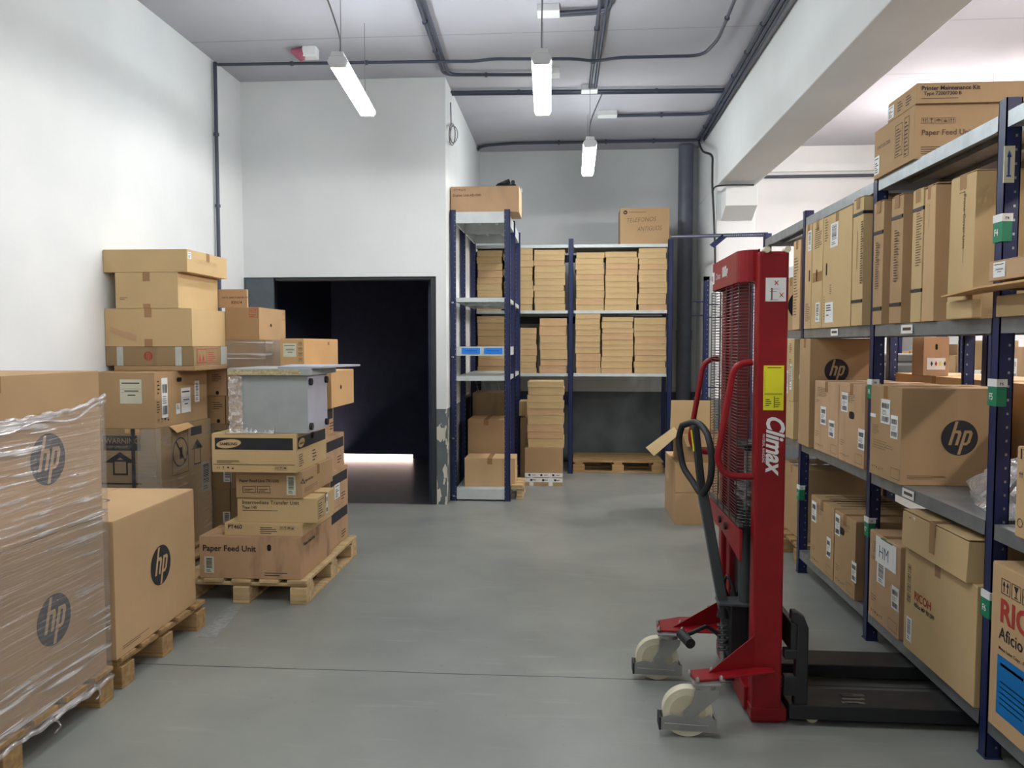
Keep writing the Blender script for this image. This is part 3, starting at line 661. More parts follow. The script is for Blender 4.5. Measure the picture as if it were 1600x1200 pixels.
Carton('dark low box under the plastic bag behind the upright', RX + .12, 2.78, z0, RX + .42, 2.88, z0 + .13, KD, tape=False)
# bottom shelf
z0 = SZ[3] + .001
c = rb('box with labels and hand hole, far end of the bottom shelf', 1303.5, 1337, 850, z0, .592, board=KC); hpside(c); c.L.sticker(c.r, .28, .1, .07, .11, 0, seed=12); c.hole(c.L, .12, .33, .08, .04); c.L.sticker(c.r, -.07 + .08, .29, .08, .12, 0, seed=13)
c = rb('box with labels at the far left end of the bottom shelf', 1266, 1302.5, 850, z0, .592, board=KC); hpside(c); c.L.sticker(c.r, .02, .27, .09, .13, 0, seed=14); c.L.sticker(c.r, .31, .12, .07, .12, 0, seed=15)
c.print(lambda m: [c.T.rect(m, .06, .05 + .07 * i, .4, .075 + .07 * i) for i in range(5)], [BROWNINK], 'printed_bands')
c = rb('box with a handwritten sheet on the bottom shelf', 1359, 1408, 850, z0, .602, board=KP); hpside(c); c.L.sticker(c.r, .1, .2, .1, .11, 2, seed=16); c.L.sticker(c.r, .28, .13, .08, .11, 0, seed=17)
mb = MB(); c.L.rect(mb, .08, .3, .32, .43, 0, .0018); c.L.text(mb, 'HM', .12, .33, .09, 1, bold=-.012, sx=.9, n=.003); c.L.rect(mb, .14, .425, .28, .432, 2, .003); mb.build('paper_sheet', [PAPER, plain('blue_pen', (80, 96, 130), .6), GREEN], c.r, -1, world=False)
c.T.ring
c = rb('large box with red lettering beneath a smaller carton, bottom shelf', 1411, 1525, 1000, z0, .632, board=KB)
W = c.d
c.print(lambda m: (c.L.text(m, 'RICOH', .1, .25, .052, 0, bold=.02), ), [REDINK], 'red_lettering')
c.print(lambda m: (c.L.text(m, 'Aficio MP 301SPF', .1, .218, .027, 0), [c.L.icons(m, .03, .22 + .045 * i, .035, 1) for i in range(4)]), [INK])
c.L.sticker(c.r, .03, .04, .055, .11, 2, seed=18)
c = rb('carton lying on top of the red-lettered box, bottom shelf', 1411, 1514, 830, .633, .80, RX - .03, .48, KB, wob=.008); c.L.sticker(c.r, .02, .08, .1, .07, 3, seed=19)
MBt = MB(); c.L.rect(MBt, .26, 0, .31, .158, 0, .004); MBt.build('packing_tape', TAPE, c.r, -1, world=False)
c = Carton('box with large red lettering and blue panel, right picture edge', RX - .012, 2.12, z0, RX + .45, onX(1551, 900, HX).y, .762, KA)
c.print(lambda m: (c.L.text(m, 'RICOH', .055, .4, .115, 0, bold=.03)), [REDINK], 'red_lettering')
c.print(lambda m: (c.L.icons(m, .06, .50, .055, 4), c.L.text(m, 'Aficio SP', .055, .335, .062, 0, bold=.012), c.L.text(m, 'Mono Laser Copy - Print - Scan', .055, .295, .018, 0)), [INK])
c.print(lambda m: (c.L.rect(m, .05, .06, .5, .275, 0), c.L.lines(m, .07, .24, .3, .26, 1, 1, .5), c.L.lines(m, .07, .1, .3, .2, 5, 2, .2)), [BLUEINK, PAPER, INK], 'blue_panel')
# far bay: box on a pallet on the floor
pallet('pallet with a large box on it under the far end of the right rack', 1.60, 5.42, 2.4, 6.22, WOODD)
c = Carton('large plain box on the pallet behind the rack end', 1.66, 5.52, .146, 2.25, 6.1, .655, KC)
# behind: rack two and the next aisle
Carton('wide brown box on the rack behind, left of the double posts', 2.14, 4.14, .722, 2.6, 5.2, 1.36, KA)
Carton('wide brown box on the rack behind, right of the double posts', 2.14, 3.0, .722, 2.6, 4.02, 1.36, KA)
Carton('wide brown box on the rack behind at the right picture edge', 2.14, 1.9, .722, 2.6, 2.88, 1.36, KA)
Carton('brown box at the far end of the rack behind', 2.14, 5.34, .722, 2.6, 6.28, 1.2, KA)
def rowbox(label, x0, y0, z, w, d, h, b=None, **k): return Carton(label, x0, y0, z, x0 + w, y0 + d, z + h, b or KP, **k)
z3 = 1.082
t = thing('laser_printer', 'grey laser printer standing on the rack behind the middle shelf', 'printer', (2.28, 5.6, 1.201))
MB().box(-.15, -.2, 0, .11, .2, .22).build('printer_body', PRN, t, .02, world=False); MB().box(-.14, -.18, .221, .09, .18, .28).build('scanner_lid', PRN, t, .012, world=False)
MB().box(-.06, -.204, .05, .05, -.199, .09).build('paper_slot', HOLE, t, world=False); MB().prism([(.112, -.2, .12), (.21, -.2, .12), (.17, -.2, .22), (.112, -.2, .23)], (0, .3, 0)).build('control_panel', PRNL, t, .006, world=False)
mb = MB(); [mb.box(.13, -.203, .14 + .03 * i, .16, -.2, .155 + .03 * i) for i in range(2)]; mb.build('control_key', INK, t, world=False)
Yi = 4.72; x0, x1 = onY(1443, 550, Yi).x, onY(1483, 550, Yi).x
c = Carton('box with a hand hole and ink-drop label seen through the rack', x0, Yi, 1.361, x1, Yi + .15, 1.59, KP, tape=False); c.hole(c.F, c.w / 2, .17, .014, .035)
mb = MB(); c.F.rect(mb, .02, .035, c.w - .02, .105, 0, .002)
for i in range(4): u = .04 + .025 * i; c.F.poly(mb, [(u, .07), (u + .007, .055), (u + .014, .07), (u + .007, .088)], 1 + i % 3, .003)
mb.build('ink_label', [PAPER, INK, REDINK, YEL], c.r, -1, world=False)
for l, y, d, h, b, k in (('tan box in the nearest visible bay of the far rack', 6.8, .42, .40, KA, 1), ('small tan box with a label on the far rack, second bay', 7.3, .35, .44, KP, 1), ('low white carton on the far rack beside a post', 7.85, .3, .2, WHITE, 0), ('tall tan box right of the low white carton', 8.2, .3, .5, KB, 1),
                      ('brown box in the third bay of the far rack', 8.55, .3, .34, KC, 0), ('labelled box in the last bay of the far rack, near one', 8.97, .4, .46, KP, 1), ('labelled box in the last bay of the far rack, far one', 9.42, .45, .38, KA, 1)):
    c = rowbox(l, 4.13, y, z3, .45, d, h, b)
    if k: c.L.sticker(c.r, d * .3, h * .3, .14, .2, 0, seed=int(y * 10)); c.F.sticker(c.r, .1, h * .3, .16, .18, 3, seed=int(y * 9))
for i, (y, h) in enumerate(((4.6, .4), (5.7, .5), (6.8, .45), (7.95, .5), (9.0, .5))): rowbox('brown box low on the far rack, %s bay' % ('first', 'second', 'third', 'fourth', 'fifth')[i], 4.13, y, .302, .5, .8, h, KA)
for i, (y, h) in enumerate(((5.75, .3), (6.9, .25), (8.0, .3), (9.0, .25))): rowbox('tan box on top of the far rack, %s bay' % ('second', 'third', 'fourth', 'fifth')[i], 4.13, y, 1.952, .5, .7, h, KB)

# ------------------------------------------------------------------ left side: wrapped pallet
X1 = -1.98
pallet('pallet under the two film-wrapped boxes at the front left', XL + .03, 1.93, X1 - .0, 3.155, WOODD, 'x')
cA = Carton('lower film-wrapped box with round logo, front left pallet', XL + .06, 1.95, .146, X1 - .02, 3.14, .808, KC, tape=False)
cA.R.round_logo(cA.r, 2.81 - 1.95, .474 - .146, .1, KC)
cB = Carton('upper film-wrapped box with round logo, front left pallet', XL + .06, 1.95, .812, X1 - .02, 3.14, 1.435, KC)
cB.R.round_logo(cB.r, 2.805 - 1.95, 1.105 - .812, .1, KC)
mb = MB(); mb2 = MB(); per = []
xa, xb, ya, yb_ = XL + .05, X1 - .006, 1.94, 3.152
for i in range(31): per.append((xa + (xb - xa) * i / 30, yb_, 0, 1))
for i in range(1, 91): per.append((xb, yb_ + (ya - yb_) * i / 90, 1, 0))
for i in range(1, 31): per.append((xb + (xa - xb) * i / 30, ya, 0, -1))
NZ = 60; vs = []
def ztop(s): return 1.285 + .025 * noise.noise(Vector((s * 3, 1, 0))) + (.0 if not 30 <= s * 150 <= 44 else .03 * (1 - abs(s * 150 - 30) / 14))
def zbot(s): return .10 + .012 * noise.noise(Vector((s * 9, 5, 0)))
for i, (x, y, nx, ny) in enumerate(per):
    s = i / 150
    for j in range(NZ + 1):
        q = j / NZ; z = zbot(s) + (ztop(s) - zbot(s)) * q
        k = .0035 * (noise.noise(Vector((y * 3 + x * 3, z * 22 - y * 5, 1))) + 1) + (.006 * abs(noise.noise(Vector((y * 4 + x * 4, z * 60, 7)))) if z < .2 or z > 1.22 else 0)
        vs.append((x + nx * k, y + ny * k, z))
mb.add(vs, [(i * (NZ + 1) + j, (i + 1) * (NZ + 1) + j, (i + 1) * (NZ + 1) + j + 1, i * (NZ + 1) + j + 1) for i in range(150) for j in range(NZ)], 0, True)
t = thing('stretch_wrap', 'clear stretch film wound round the front left pallet load', 'plastic wrap', (-2.5, 2.5, .08))
mb.build('film_sheet', FILM, t)
for zf, r, k0 in ((ztop, .009, 0), (zbot, .010, 3)):
    MB().tube([(x + nx * .006, y + ny * .006, zf(i / 150) + .004 * math.sin(i * .9 + k0)) for i, (x, y, nx, ny) in enumerate(per)], [r * (1 + .5 * noise.noise(Vector((i * .2, k0, 0)))) for i in range(151)], 0, 6).build('rolled_edge', ROLLED, t)
MB().tube([(x + nx * .006, y + ny * .006, ztop(i / 150) - .03 + .012 * math.sin(i * .23)) for i, (x, y, nx, ny) in enumerate(per)], .006, 0, 5).build('rolled_edge', ROLLED, t)
for (y, z, dy) in ((3.02, .10, .02), (2.75, .09, .03)): MB().tube([(xb + .004, y, z + .02), (xb + .012, y + dy, z - .01), (xb + .01, y + dy * 1.6, z - .035), (xb + .004, y + dy * .6, z - .05)], .004, 0, 6).build('film_tail', ROLLED, t)
# second pallet: one big box
pallet('pallet under the single round-logo box at the left', XL + .03, 3.235, -1.99, 4.03, WOODD, 'x', rz=0.0)
c = Carton('single large box with round logo on a pallet at the left', -2.83, 3.19, .146, -2.005, 3.965, .768, KA, rz=0.03, slit='y', tape=False)
c.R.round_logo(c.r, .405, .312, .098, KA)
def toplogo(m): c.T.ring(m, .5, .42, .06, .014); c.T.rect(m, .49, .38, .505, .46); c.T.text(m, 'hp', .455, .40, .05)
c.print(toplogo, [BROWNINK], 'top_print'); c.print(lambda m: c.R.lines(m, .05, .03, .3, .05, 2, 0, .3), [BROWNINK])

# ------------------------------------------------------------------ left pile by the wall
pallet('pallet mostly hidden under the taped warning box by the left wall', XL + .02, 4.72, -2.45, 5.92, WOODD, 'y')
Yn = 4.7; xr = -2.628; yf = 5.46
c = Carton('large dark wrapped box printed WARNING beside the left wall', XL + .02, Yn, .146, xr, yf, 1.006, KD, tape=False)
def warn(m):
    f = c.F; u = .14; f.rect(m, u, .72, u + .25, .815); f.text(m, 'WARNING!', u + .01, .765, .05, 1, n=.003, sx=.95); f.text(m, 'KEEP UPRIGHT', u + .02, .735, .022, 1, n=.003)
    f.rect(m, u + .01, .5, u + .03, .505); f.frame(m, u + .06, .56, u + .16, .66, .012); f.poly(m, [(u, .64), (u + .11, .71), (u + .22, .64), (u + .16, .64), (u + .11, .675), (u + .06, .64)]); f.rect(m, u - .1, .5, u + .25, .51)
    g = c.R; g.frame(m, .2, .52, .42, .82, .004); g.ring(m, .31, .67, .1, .008); g.poly(m, [(.25, .74), (.26, .75), (.38, .6), (.37, .59)]); g.rect(m, .3, .62, .34, .7)
    g.frame(m, .5, .55, .6, .68, .008); g.poly(m, [(.47, .66), (.55, .73), (.63, .66)]); g.rect(m, .46, .76, .62, .82)
c.print(warn, [INK, KD]); c.R.sticker(c.r, .6, .33, .14, .22, 2, [plain('dim_label', (150, 148, 138), .6), INK])
mb = MB(); c.F.rect(mb, c.w - .12, 0, c.w - .0, c.h, 0, .002); c.R.rect(mb, 0, 0, .06, c.h, 0, .002); c.F.rect(mb, c.w - .16, .02, c.w - .135, c.h, 1, .003); c.F.rect(mb, c.w - .20, c.h - .03, c.w - .165, c.h + .0, 2, .004); c.F.rect(mb, c.w - .13, c.h - .04, c.w - .1, c.h, 2, .004)
c.T.rect(mb, 0, 0, c.w, .06, 0, .002); mb.build('packing_tape', [CTAPE, STRAP, KE], c.r, -1, world=False)
mb = MB(); w_, d_, h_ = c.w / 2 + .004, c.d / 2 + .004, c.h * .97; mb.add([(-w_, -d_, .01), (w_, -d_, .01), (w_, d_, .01), (-w_, d_, .01), (-w_, -d_, h_), (w_, -d_, h_), (w_, d_, h_), (-w_, d_, h_)], [(0, 1, 5, 4), (1, 2, 6, 5), (2, 3, 7, 6)])
mb.build('film_wrap', FILM2, c.r, -1, world=False)
mb = MB(); mb.add([c.R.p(.17, c.h, .003), c.R.p(.22, c.h - .05, .03), c.R.p(.45, c.h - .03, .03), c.R.p(.42, c.h, .003)], [(0, 1, 2, 3)]); mb.build('loose_flap', KE, c.r, -1, world=False)
c = Carton('box with large address label and several stickers on the warning box', XL + .03, Yn + .01, 1.007, xr - .002, 5.42, 1.366, KC, slit='x', tape=False)
c.F.sticker(c.r, .245, .16, .145, .155, 1, [OLDPAPER, INK]); c.R.sticker(c.r, .08, .06, .075, .26, 0, seed=21); c.R.sticker(c.r, .33, .07, .13, .17, 1, seed=22); c.R.sticker(c.r, .26, .07, .055, .07, 3, seed=23); c.R.sticker(c.r, .52, .13, .07, .15, 2, seed=24)
c.hole(c.R, .31, .30, .07, .03); c.print(lambda m: (c.R.icons(m, .02, .03, .035, 4, boxed=False), c.R.lines(m, .02, .1, .06, .18, 5), c.R.lines(m, .03, .22, .06, .32, 4)), [INK])
# stack on top
def tower(label, xl, xc, xf, yref, Yn, z0, z1, board, rz=0.0, **k):
    a = onY(xl, yref, Yn).x; b = onY(xc, yref, Yn).x; f = onX(xf, yref, b).y
    return Carton(label, max(a, XL + .004), Yn, z0, b, f, z1, board, rz, **k)
c = tower('thin brown tray under the fragile-marked box by the left wall', 178, 305, 357, 575, 5.0, 1.367, 1.40, KC, tape=False, top=False)
c = tower('low box with grey tape strips and red fragile print', 160, 303, 357, 560, 5.0, 1.401, 1.53, KD, tape=False)
def frag(m):
    c.F.ring(m, .3, .065, .03, .006); [c.F.rect(m, .28 + .012 * i, .045, .286 + .012 * i, .085) for i in range(4)]
    c.R.frame(m, .04, .015, .36, .115, .003); c.R.lines(m, .2, .03, .32, .1, 5); [c.R.poly(m, [(.07 + .05 * i, .03), (.1 + .05 * i, .03), (.085 + .05 * i, .08)]) for i in range(2)]; c.R.frame(m, .05, .02, .18, .11, .003)
c.print(frag, [REDINK]); gt = plain('grey_tape', (190, 196, 190), .35)
for u in (.08, .49): mb = MB(); c.F.rect(mb, u, 0, u + .045, .129, 0, .002); mb.build('grey_tape', gt, c.r, -1, world=False)
mb = MB(); c.R.rect(mb, .4, 0, .5, .129, 0, .002); mb.build('grey_tape', gt, c.r, -1, world=False)
c = tower('big plain carton with a taped seam and torn corner print', 157, 300, 353, 510, 5.0, 1.531, 1.787, KB, slit='y', bevel=.006)
mb = MB(); c.F.rect(mb, c.w / 2 - .028, 0, c.w / 2 + .028, .05, 0, .002); mb.build('packing_tape', TAPE, c.r, -1, world=False)
def torn(m):
    r = random.Random(4)
    for i in range(9): u = .03 + .018 * i; v = .10 - .006 * i; c.F.poly(m, [(u, v), (u + .045, v - .02), (u + .05, v + .01 + r.uniform(0, .02)), (u + .01, v + .035)], 0, .0012 + .0005 * i)
c.print(torn, [KP], 'torn_patch')
c = tower('smaller carton second from the top of the left wall pile', 180, 278, 340, 450, 5.0, 1.788, 2.03, KB, slit='y', bevel=.006)
mb = MB(); c.F.rect(mb, c.w / 2 - .025, 0, c.w / 2 + .025, .03, 0, .002); mb.build('packing_tape', TAPE, c.r, -1, world=False); c.print(lambda m: c.F.lines(m, .03, .06, .09, .08, 2), [BROWNINK])
c = tower('widest flat carton crowning the left wall pile', 155, 292, 354, 405, 5.0, 2.031, 2.183, KB, slit='x', bevel=.006)
c.R.sticker(c.r, .01, .09, .05, .045, 3, seed=30); c.print(lambda m: (c.R.text(m, 'CARTONPLAN', .13, .07, .045, 0, bold=-.01)), [KP], 'faded_print')
# second tower, front faces seen between the pile and the front column
def ftower(label, xl, xr, z0, z1, Y, d, board, **k): 
    a = onY(xl, 600, Y).x; b = onY(xr, 600, Y).x; return Carton(label, a, Y, z0, b, Y + d, z1, board, **k)
YT = 5.51
pz = [(.146, .47, 'dark box lowest in the stack behind the front column', 322, 372, KD), (.471, .76, 'dark box with white label behind the front column', 324, 372, KD), (.761, .955, 'dark box level with the oval-logo box, behind it', 322, 372, KD),
      (.956, 1.165, 'box with a hand hole, lower of two beside the grey cabinet', 320, 366, KC), (1.166, 1.372, 'box with handling symbols, upper of two beside the grey cabinet', 319, 371, KP)]
# hidden support pallet is the wall pallet and the front pallet; these stand on the floor pallet between them
pallet('narrow pallet hidden behind the front column', -2.43, YT - .02, -2.0, 6.3, WOODD, 'y')
for a, b, l, x0, x1, m_ in pz:
    c = ftower(l, x0, x1, a, b, YT, .5, m_, tape=False)
    if b > .9: c.print(lambda m: c.F.lines(m, .06, b - a - .1, .14, b - a - .04, 4), [BROWNINK]); c.hole(c.F, .1, .02, .025, .03)
    mb = MB(); c.F.rect(mb, c.w * .68, 0, c.w * .68 + .006, b - a, 0, .002); mb.build('strap', STRAP, c.r, -1, world=False)
    if a in (.146, .471): c.F.sticker(c.r, .11, .05, .06, .1, 2)
# boxes behind the grey cabinet
c = Carton('film-wrapped box under the red-stamped box behind the cabinet', -2.45, 5.98, 1.10, -2.22, 6.35, 1.57, KC, tape=False) if False else None
Yg = 5.5
def gbox(label, xl, xc, xf, yref, Yg, z0, z1, board, **k):
    a = onY(xl, yref, Yg).x; b = onY(xc, yref, Yg).x; f = onX(xf, yref, b).y
    return Carton(label, a, Yg, z0, b, f, z1, board, **k)
zg = onY(400, 531, Yg).z
c = gbox('film-wrapped box directly behind the grey cabinet', 345, 415, 440, 550, Yg, 1.373, zg, KD, tape=False)
mb = MB(); w_, d_, h_ = c.w / 2 + .004, c.d / 2 + .004, c.h; mb.add([(-w_, -d_, .0), (w_, -d_, .0), (w_, d_, .0), (-w_, -d_, h_), (w_, -d_, h_), (w_, d_, h_)], [(0, 1, 4, 3), (1, 2, 5, 4)]); mb.build('film_wrap', FILM, c.r, -1, world=False)
zh = onY(405, 480, Yg).z
c = gbox('box with red stamps and a small hole behind the cabinet', 352, 405, 446, 500, Yg, zg + .001, zh, KC, tape=False)
c.print(lambda m: (c.F.frame(m, c.w - .075, c.h - .075, c.w - .01, c.h - .01, .002), c.F.icons(m, c.w - .07, c.h - .04, .025, 2), c.F.lines(m, c.w - .07, c.h - .07, c.w - .02, c.h - .045, 2), c.R.frame(m, c.d - .07, c.h - .08, c.d - .01, c.h - .01, .003), c.R.icons(m, c.d - .06, c.h - .04, .02, 2)), [REDINK]); c.hole(c.R, .22, .11, .03, .025)
c = gbox('small box with one line of print, highest behind the cabinet', 341, 386, 388, 465, Yg + .1, zh + .001, onY(360, 452, Yg + .1).z, KP, tape=False)
c.print(lambda m: (c.F.text(m, 'DATA AND STARTER KIT', .03, .07, .018, 0), c.F.text(m, '83N14', .1, .03, .03)), [BROWNINK])
c = gbox('orange-tan box with a white address label behind the cabinet', 438, 475, 528, 550, 5.02, 1.372, onY(475, 529, 5.02).z, KE, tape=False)
c.F.sticker(c.r, .02, .09, .09, .09, 1, [OLDPAPER, INK]); c.print(lambda m: ([c.F.icons(m, .125, .06 + .035 * i, .025, 1) for i in range(4)], c.R.text(m, 'OKI', .5, .17, .03)), [INK])

# ------------------------------------------------------------------ front column on its pallet
XP = -1.545
pallet('clean pallet carrying the front column of boxes', XP - .8, 4.385, XP, 5.475, WOOD, 'y')
Yc = 4.40
def col(label, xl, xc, xf, yref, z0, z1, board, Y=Yc, xr=None, **k):
    a = onY(xl, yref, Y).x; b = onY(xc, yref, Y).x; f = min(onX(xf, yref, b).y, 5.025)
    return Carton(label, a, Y, z0, b, f, z1, board, **k)
c = col('scuffed box lettered Paper Feed Unit, lowest of front column', 312, 470, 519, 880, .146, .40, KS, slit='x')
c.print(lambda m: (c.F.text(m, 'Paper Feed Unit', .02, .165, .05, 0, bold=.02), c.F.lines(m, .4, .02, .55, .05, 2, 0, .3), c.R.text(m, 'Paper Feed Unit', .05, .19, .032, 0)), [INK]); c.hole(c.F, .43, .19, .025, .04); c.F.sticker(c.r, .03, .03, .06, .1, 2, [OLDPAPER, INK])
c = col('thin flat box with a short printed code on the paper feed box', 351, 473, 521, 830, .401, .478, KB, Yc + .02, tape=False)
c.print(lambda m: (c.F.text(m, 'PT460', .02, .042, .034, 0, bold=.02), c.F.icons(m, .34, .04, .02, 4), c.F.lines(m, .22, .015, .33, .06, 4)), [INK])
c = col('box lettered Intermediate Transfer Unit in the front column', 371, 495, 523, 800, .479, .628, KB, Yc + .04, slit='x')
c.print(lambda m: (c.F.text(m, 'Intermediate Transfer Unit', .03, .11, .032, 0, bold=.01), c.F.text(m, 'Type 145', .03, .082, .024), c.F.rect(m, .03, .07, .25, .073), c.R.lines(m, .03, .03, .12, .12, 6), c.R.frame(m, .02, .02, .13, .13)), [INK]); c.R.sticker(c.r, .17, .02, .04, .12, 0)
c = col('grey-brown box with a recycling mark beneath the oval-logo box', 369, 472, 520, 760, .629, .789, KC, Yc + .03, slit='x')
c.print(lambda m: (c.F.text(m, 'Paper Feed Unit TK1030', .02, .095, .024), c.F.frame(m, .04, .03, .12, .07), c.F.lines(m, .05, .04, .11, .06, 2), c.F.frame(m, .13, .03, .21, .07), c.F.lines(m, .14, .04, .2, .06, 2), c.F.poly(m, [(.395, .09), (.425, .09), (.41, .12)]), c.F.poly(m, [(.402, .094), (.418, .094), (.41, .112)], 1, .003),
                   c.R.text(m, 'Paper Feed Tray', .05, .09, .022), c.R.lines(m, .04, .03, .3, .06, 3, 0, .2)), [INK, KC]); c.F.sticker(c.r, .31, .02, .055, .115, 2, [OLDPAPER, INK])
c = col('box with an oval logo in a black band, under the cabinet', 331, 463, 510, 710, .79, 1.02, KB, Yc - .02, slit='x')
def sams(m):
    for f, w_, e in ((c.F, c.w, .0), (c.R, c.d, .0)):
        f.rect(m, .02, .135, w_ - .02, .205); L = .15 if f is c.F else .11
        f.poly(m, [(.03 + L / 2 + L / 2 * math.cos(a * PI / 14), .17 + .026 * math.sin(a * PI / 14) + .05 * L * math.cos(a * PI / 14)) for a in range(28)], 1, .003)
        f.text(m, 'SAMSUNG', .03 + L * .14, .161, L * .155, 0, bold=.03, n=.004, sx=1.0)
    c.F.rect(m, .01, .045, c.w - .01, .048); c.F.lines(m, .03, .055, .18, .075, 3, 0, .4); c.F.icons(m, .03, .015, .022, 4, boxed=False, gap=1.3); c.F.icons(m, c.w - .13, .015, .022, 3); c.R.lines(m, .04, .03, .13, .11, 6); c.R.lines(m, .28, .03, .36, .11, 4)
c.print(sams, [INK, KB])
for k_, (xl, z0_, z1_, l, lab) in enumerate(((.005, .146, .417, 'lowest band-printed box at the rear right of the front pallet', 0), (.0, .418, .676, 'band-printed box with white label, second from the bottom at the rear', 1), (.012, .677, .913, 'band-printed box third from the bottom at the rear of the pallet', 0), (.03, .914, 1.12, 'band-printed box just below the drooping holed box', 0))):
    xx = -1.60 - (.012 * k_ if k_ > 1 else 0) - (.04 if k_ == 3 else 0); c = Carton(l, xx - .5, 5.03, z0_, xx, 5.45 - (.08 if k_ == 3 else 0), z1_, KP, tape=False)
    c.print(lambda m: (c.R.rect(m, .01, c.h - .1, c.d - .02, c.h - .03), c.R.lines(m, .25, .03, .36, .09, 3)), [INK], 'printed_band')
    if lab: c.R.sticker(c.r, .1, .06, .12, .1, 3)
c = Carton('plain box with one dark hole jutting out beside the cabinet', -2.05, 5.0, 1.121, -1.565, 5.50, 1.366, KE, tape=False, rz=-.02); c.hole(c.R, .2, .13, .03, .03)
# upturned grey cabinet
Yt = Yc + .0
a = onY(377, 600, Yt).x; b = onY(480, 630, Yt).x; f_ = onX(510, 600, b).y
t = thing('grey_cabinet', 'upturned grey cabinet with its chipboard-edged top standing on boxes', 'cabinet', ((a + b) / 2, Yt, 1.021))
MB().box(a, Yt, 1.021, b, f_, 1.364).build('body', GREYBOARD, t, .003)
MB().box(b, Yt + .002, 1.023, b + .004, f_, 1.362).build('side_panel', LAV, t, .001)
xa_ = onY(357, 580, Yt - .01).x; xb_ = onY(487, 580, Yt - .01).x
s_ = MB().box(xa_, Yt - .03, 1.365, xb_, f_ + .1, 1.405).build('top_board', GREYBOARD, t, .002); MB().box(xa_ + .004, Yt - .032, 1.367, xb_ - .06, Yt - .03, 1.398).build('chipboard_edge', CHIP, s_)
MB().prism([(xb_ - .2, Yt - .02, 1.4055), (xb_ + .04, Yt - .0, 1.4055), (xb_ + .16, f_ + .1, 1.4055), (xa_ + .2, f_ + .12, 1.4055)], (0, 0, .012)).build('loose_panel', LAV, t, .002)
for y in (Yt + .035, f_ - .035):
    for z in (1.06, 1.325): MB().cyl((b + .004, y, z), (b + .02, y, z), .021, 0, 16).build('foot_pad', RUBBER, t)
mb = MB(); P0 = onY(362, 600, Yt)                                   # crumpled film hanging at its left edge
nz, nx_ = 30, 10; vs = []
for j in range(nz + 1):
    z = 1.36 - .33 * j / nz
    for i in range(nx_ + 1): vs.append((a - .075 + .085 * i / nx_ + .008 * noise.noise(Vector((j * .3, i, 0))), Yt - .01 + .02 * noise.noise(Vector((i * .8, j * .45, 2))), z))
mb.add(vs, [(j * (nx_ + 1) + i, j * (nx_ + 1) + i + 1, (j + 1) * (nx_ + 1) + i + 1, (j + 1) * (nx_ + 1) + i) for j in range(nz) for i in range(nx_)], 0, True)
vs = []
for j in range(9):
    for i in range(31): vs.append((a - .1 + .3 * i / 30, Yt - .025 + .02 * j / 8 + .01 * noise.noise(Vector((i * .5, j, 9))), 1.023 + .05 * (j / 8) * abs(noise.noise(Vector((i * .35, 3, 1)))) * 1.6))
mb.add(vs, [(j * 31 + i, j * 31 + i + 1, (j + 1) * 31 + i + 1, (j + 1) * 31 + i) for j in range(8) for i in range(30)], 0, True)
mb.build('torn_film', BAG, t, -1)
# tape mark on the floor
mb = MB(); p, q, r, s = [onZ(*k, 0) for k in ((309, 996), (338, 997), (378, 949), (357, 949))]
single(MB().prism([p, q, r, s], (0, 0, .0012)), 'floor_tape', 'strip of worn white marking tape on the floor at left', 'tape', (p.x, p.y, 0), plain('worn_white_tape', (158, 160, 158), .6, var=.12, scale=30))

# ------------------------------------------------------------------ back rack with flat cartons
YR = 9.13
t = thing('shelving_rack', 'blue rack with grey shelves of flat cartons along the back wall', 'rack', (0, YR, 0))
BX = [-1.155, .0, 1.16]
for x in BX:
    upright(t, x, YR, onY(890, 373, YR).z if x == 0 else 2.77, 1, 1, holes=None); upright(t, x, YR + .55, 2.7, 1, -1, holes=None)
ZB = [2.715, 1.943, 1.20]
for i in range(2):
    for z in ZB: shelf(t, BX[i] + .058, YR + .002, BX[i + 1] - .002, YR + .55, z, PALE, .035)
for i in range(2):
    mb = MB()
    for z in (2.56, 1.80): mb.box(BX[i] + .05, YR + .53, z, BX[i + 1], YR + .545, z + .09)
    mb.build('rear_beam', plain('dark_blue_beam', (40, 50, 76), .5), t)
MB().box(BX[0] + .0, YR + .53, .78, BX[1], YR + .545, .9).build('rear_beam', BLUE, t)
mb = MB(); q = onY(964, 491, YR + .52)
for s in (1, -1): mb.prism([q + Vector((-.028, 0, -.03 * s)), q + Vector((-.018, 0, -.035 * s)), q + Vector((.028, 0, .03 * s)), q + Vector((.018, 0, .035 * s))], (0, .004, 0))
mb.build('cross_mark', GALV, t)
ORD = ['lowest', 'second', 'third', 'fourth', 'fifth', 'sixth', 'seventh', 'eighth', 'ninth', 'tenth', 'eleventh', 'twelfth']
proto = {}
def flat(label, x, y, z, w, d, h, group, jx=0.0, rz=0.0, key=0, cat='box'):
    """a flat tuck-in carton; copies share mesh"""
    if key not in proto:
        r = thing('flat_carton', label, cat, (0, 0, 0), 0, group)
        MB().box(-.5, -.5, 0, .5, .5, .985).build('carton_tray', (KA, KB, KC)[key % 3], r, 0, world=False)
        mb = MB(); mb.box(-.5, -.507, .80, .5, -.5, 1.0); mb.box(-.5, -.5, .985, .5, .5, 1.0); mb.box(-.03, -.512, .70, .03, -.5, .86)
        mb.build('lid_flap', (KA, KB, KC)[key % 3], r, 0, world=False); proto[key] = r; o = r; ch = None
    else:
        s = proto[key]; o = s.copy(); COL.objects.link(o)
        for c_ in s.children: k_ = c_.copy(); COL.objects.link(k_); k_.parent = o
        o['label'] = label; o['group'] = group
    o.location = (x + jx, y, z); o.rotation_euler = (0, 0, rz); o.scale = (w, d, h); return o
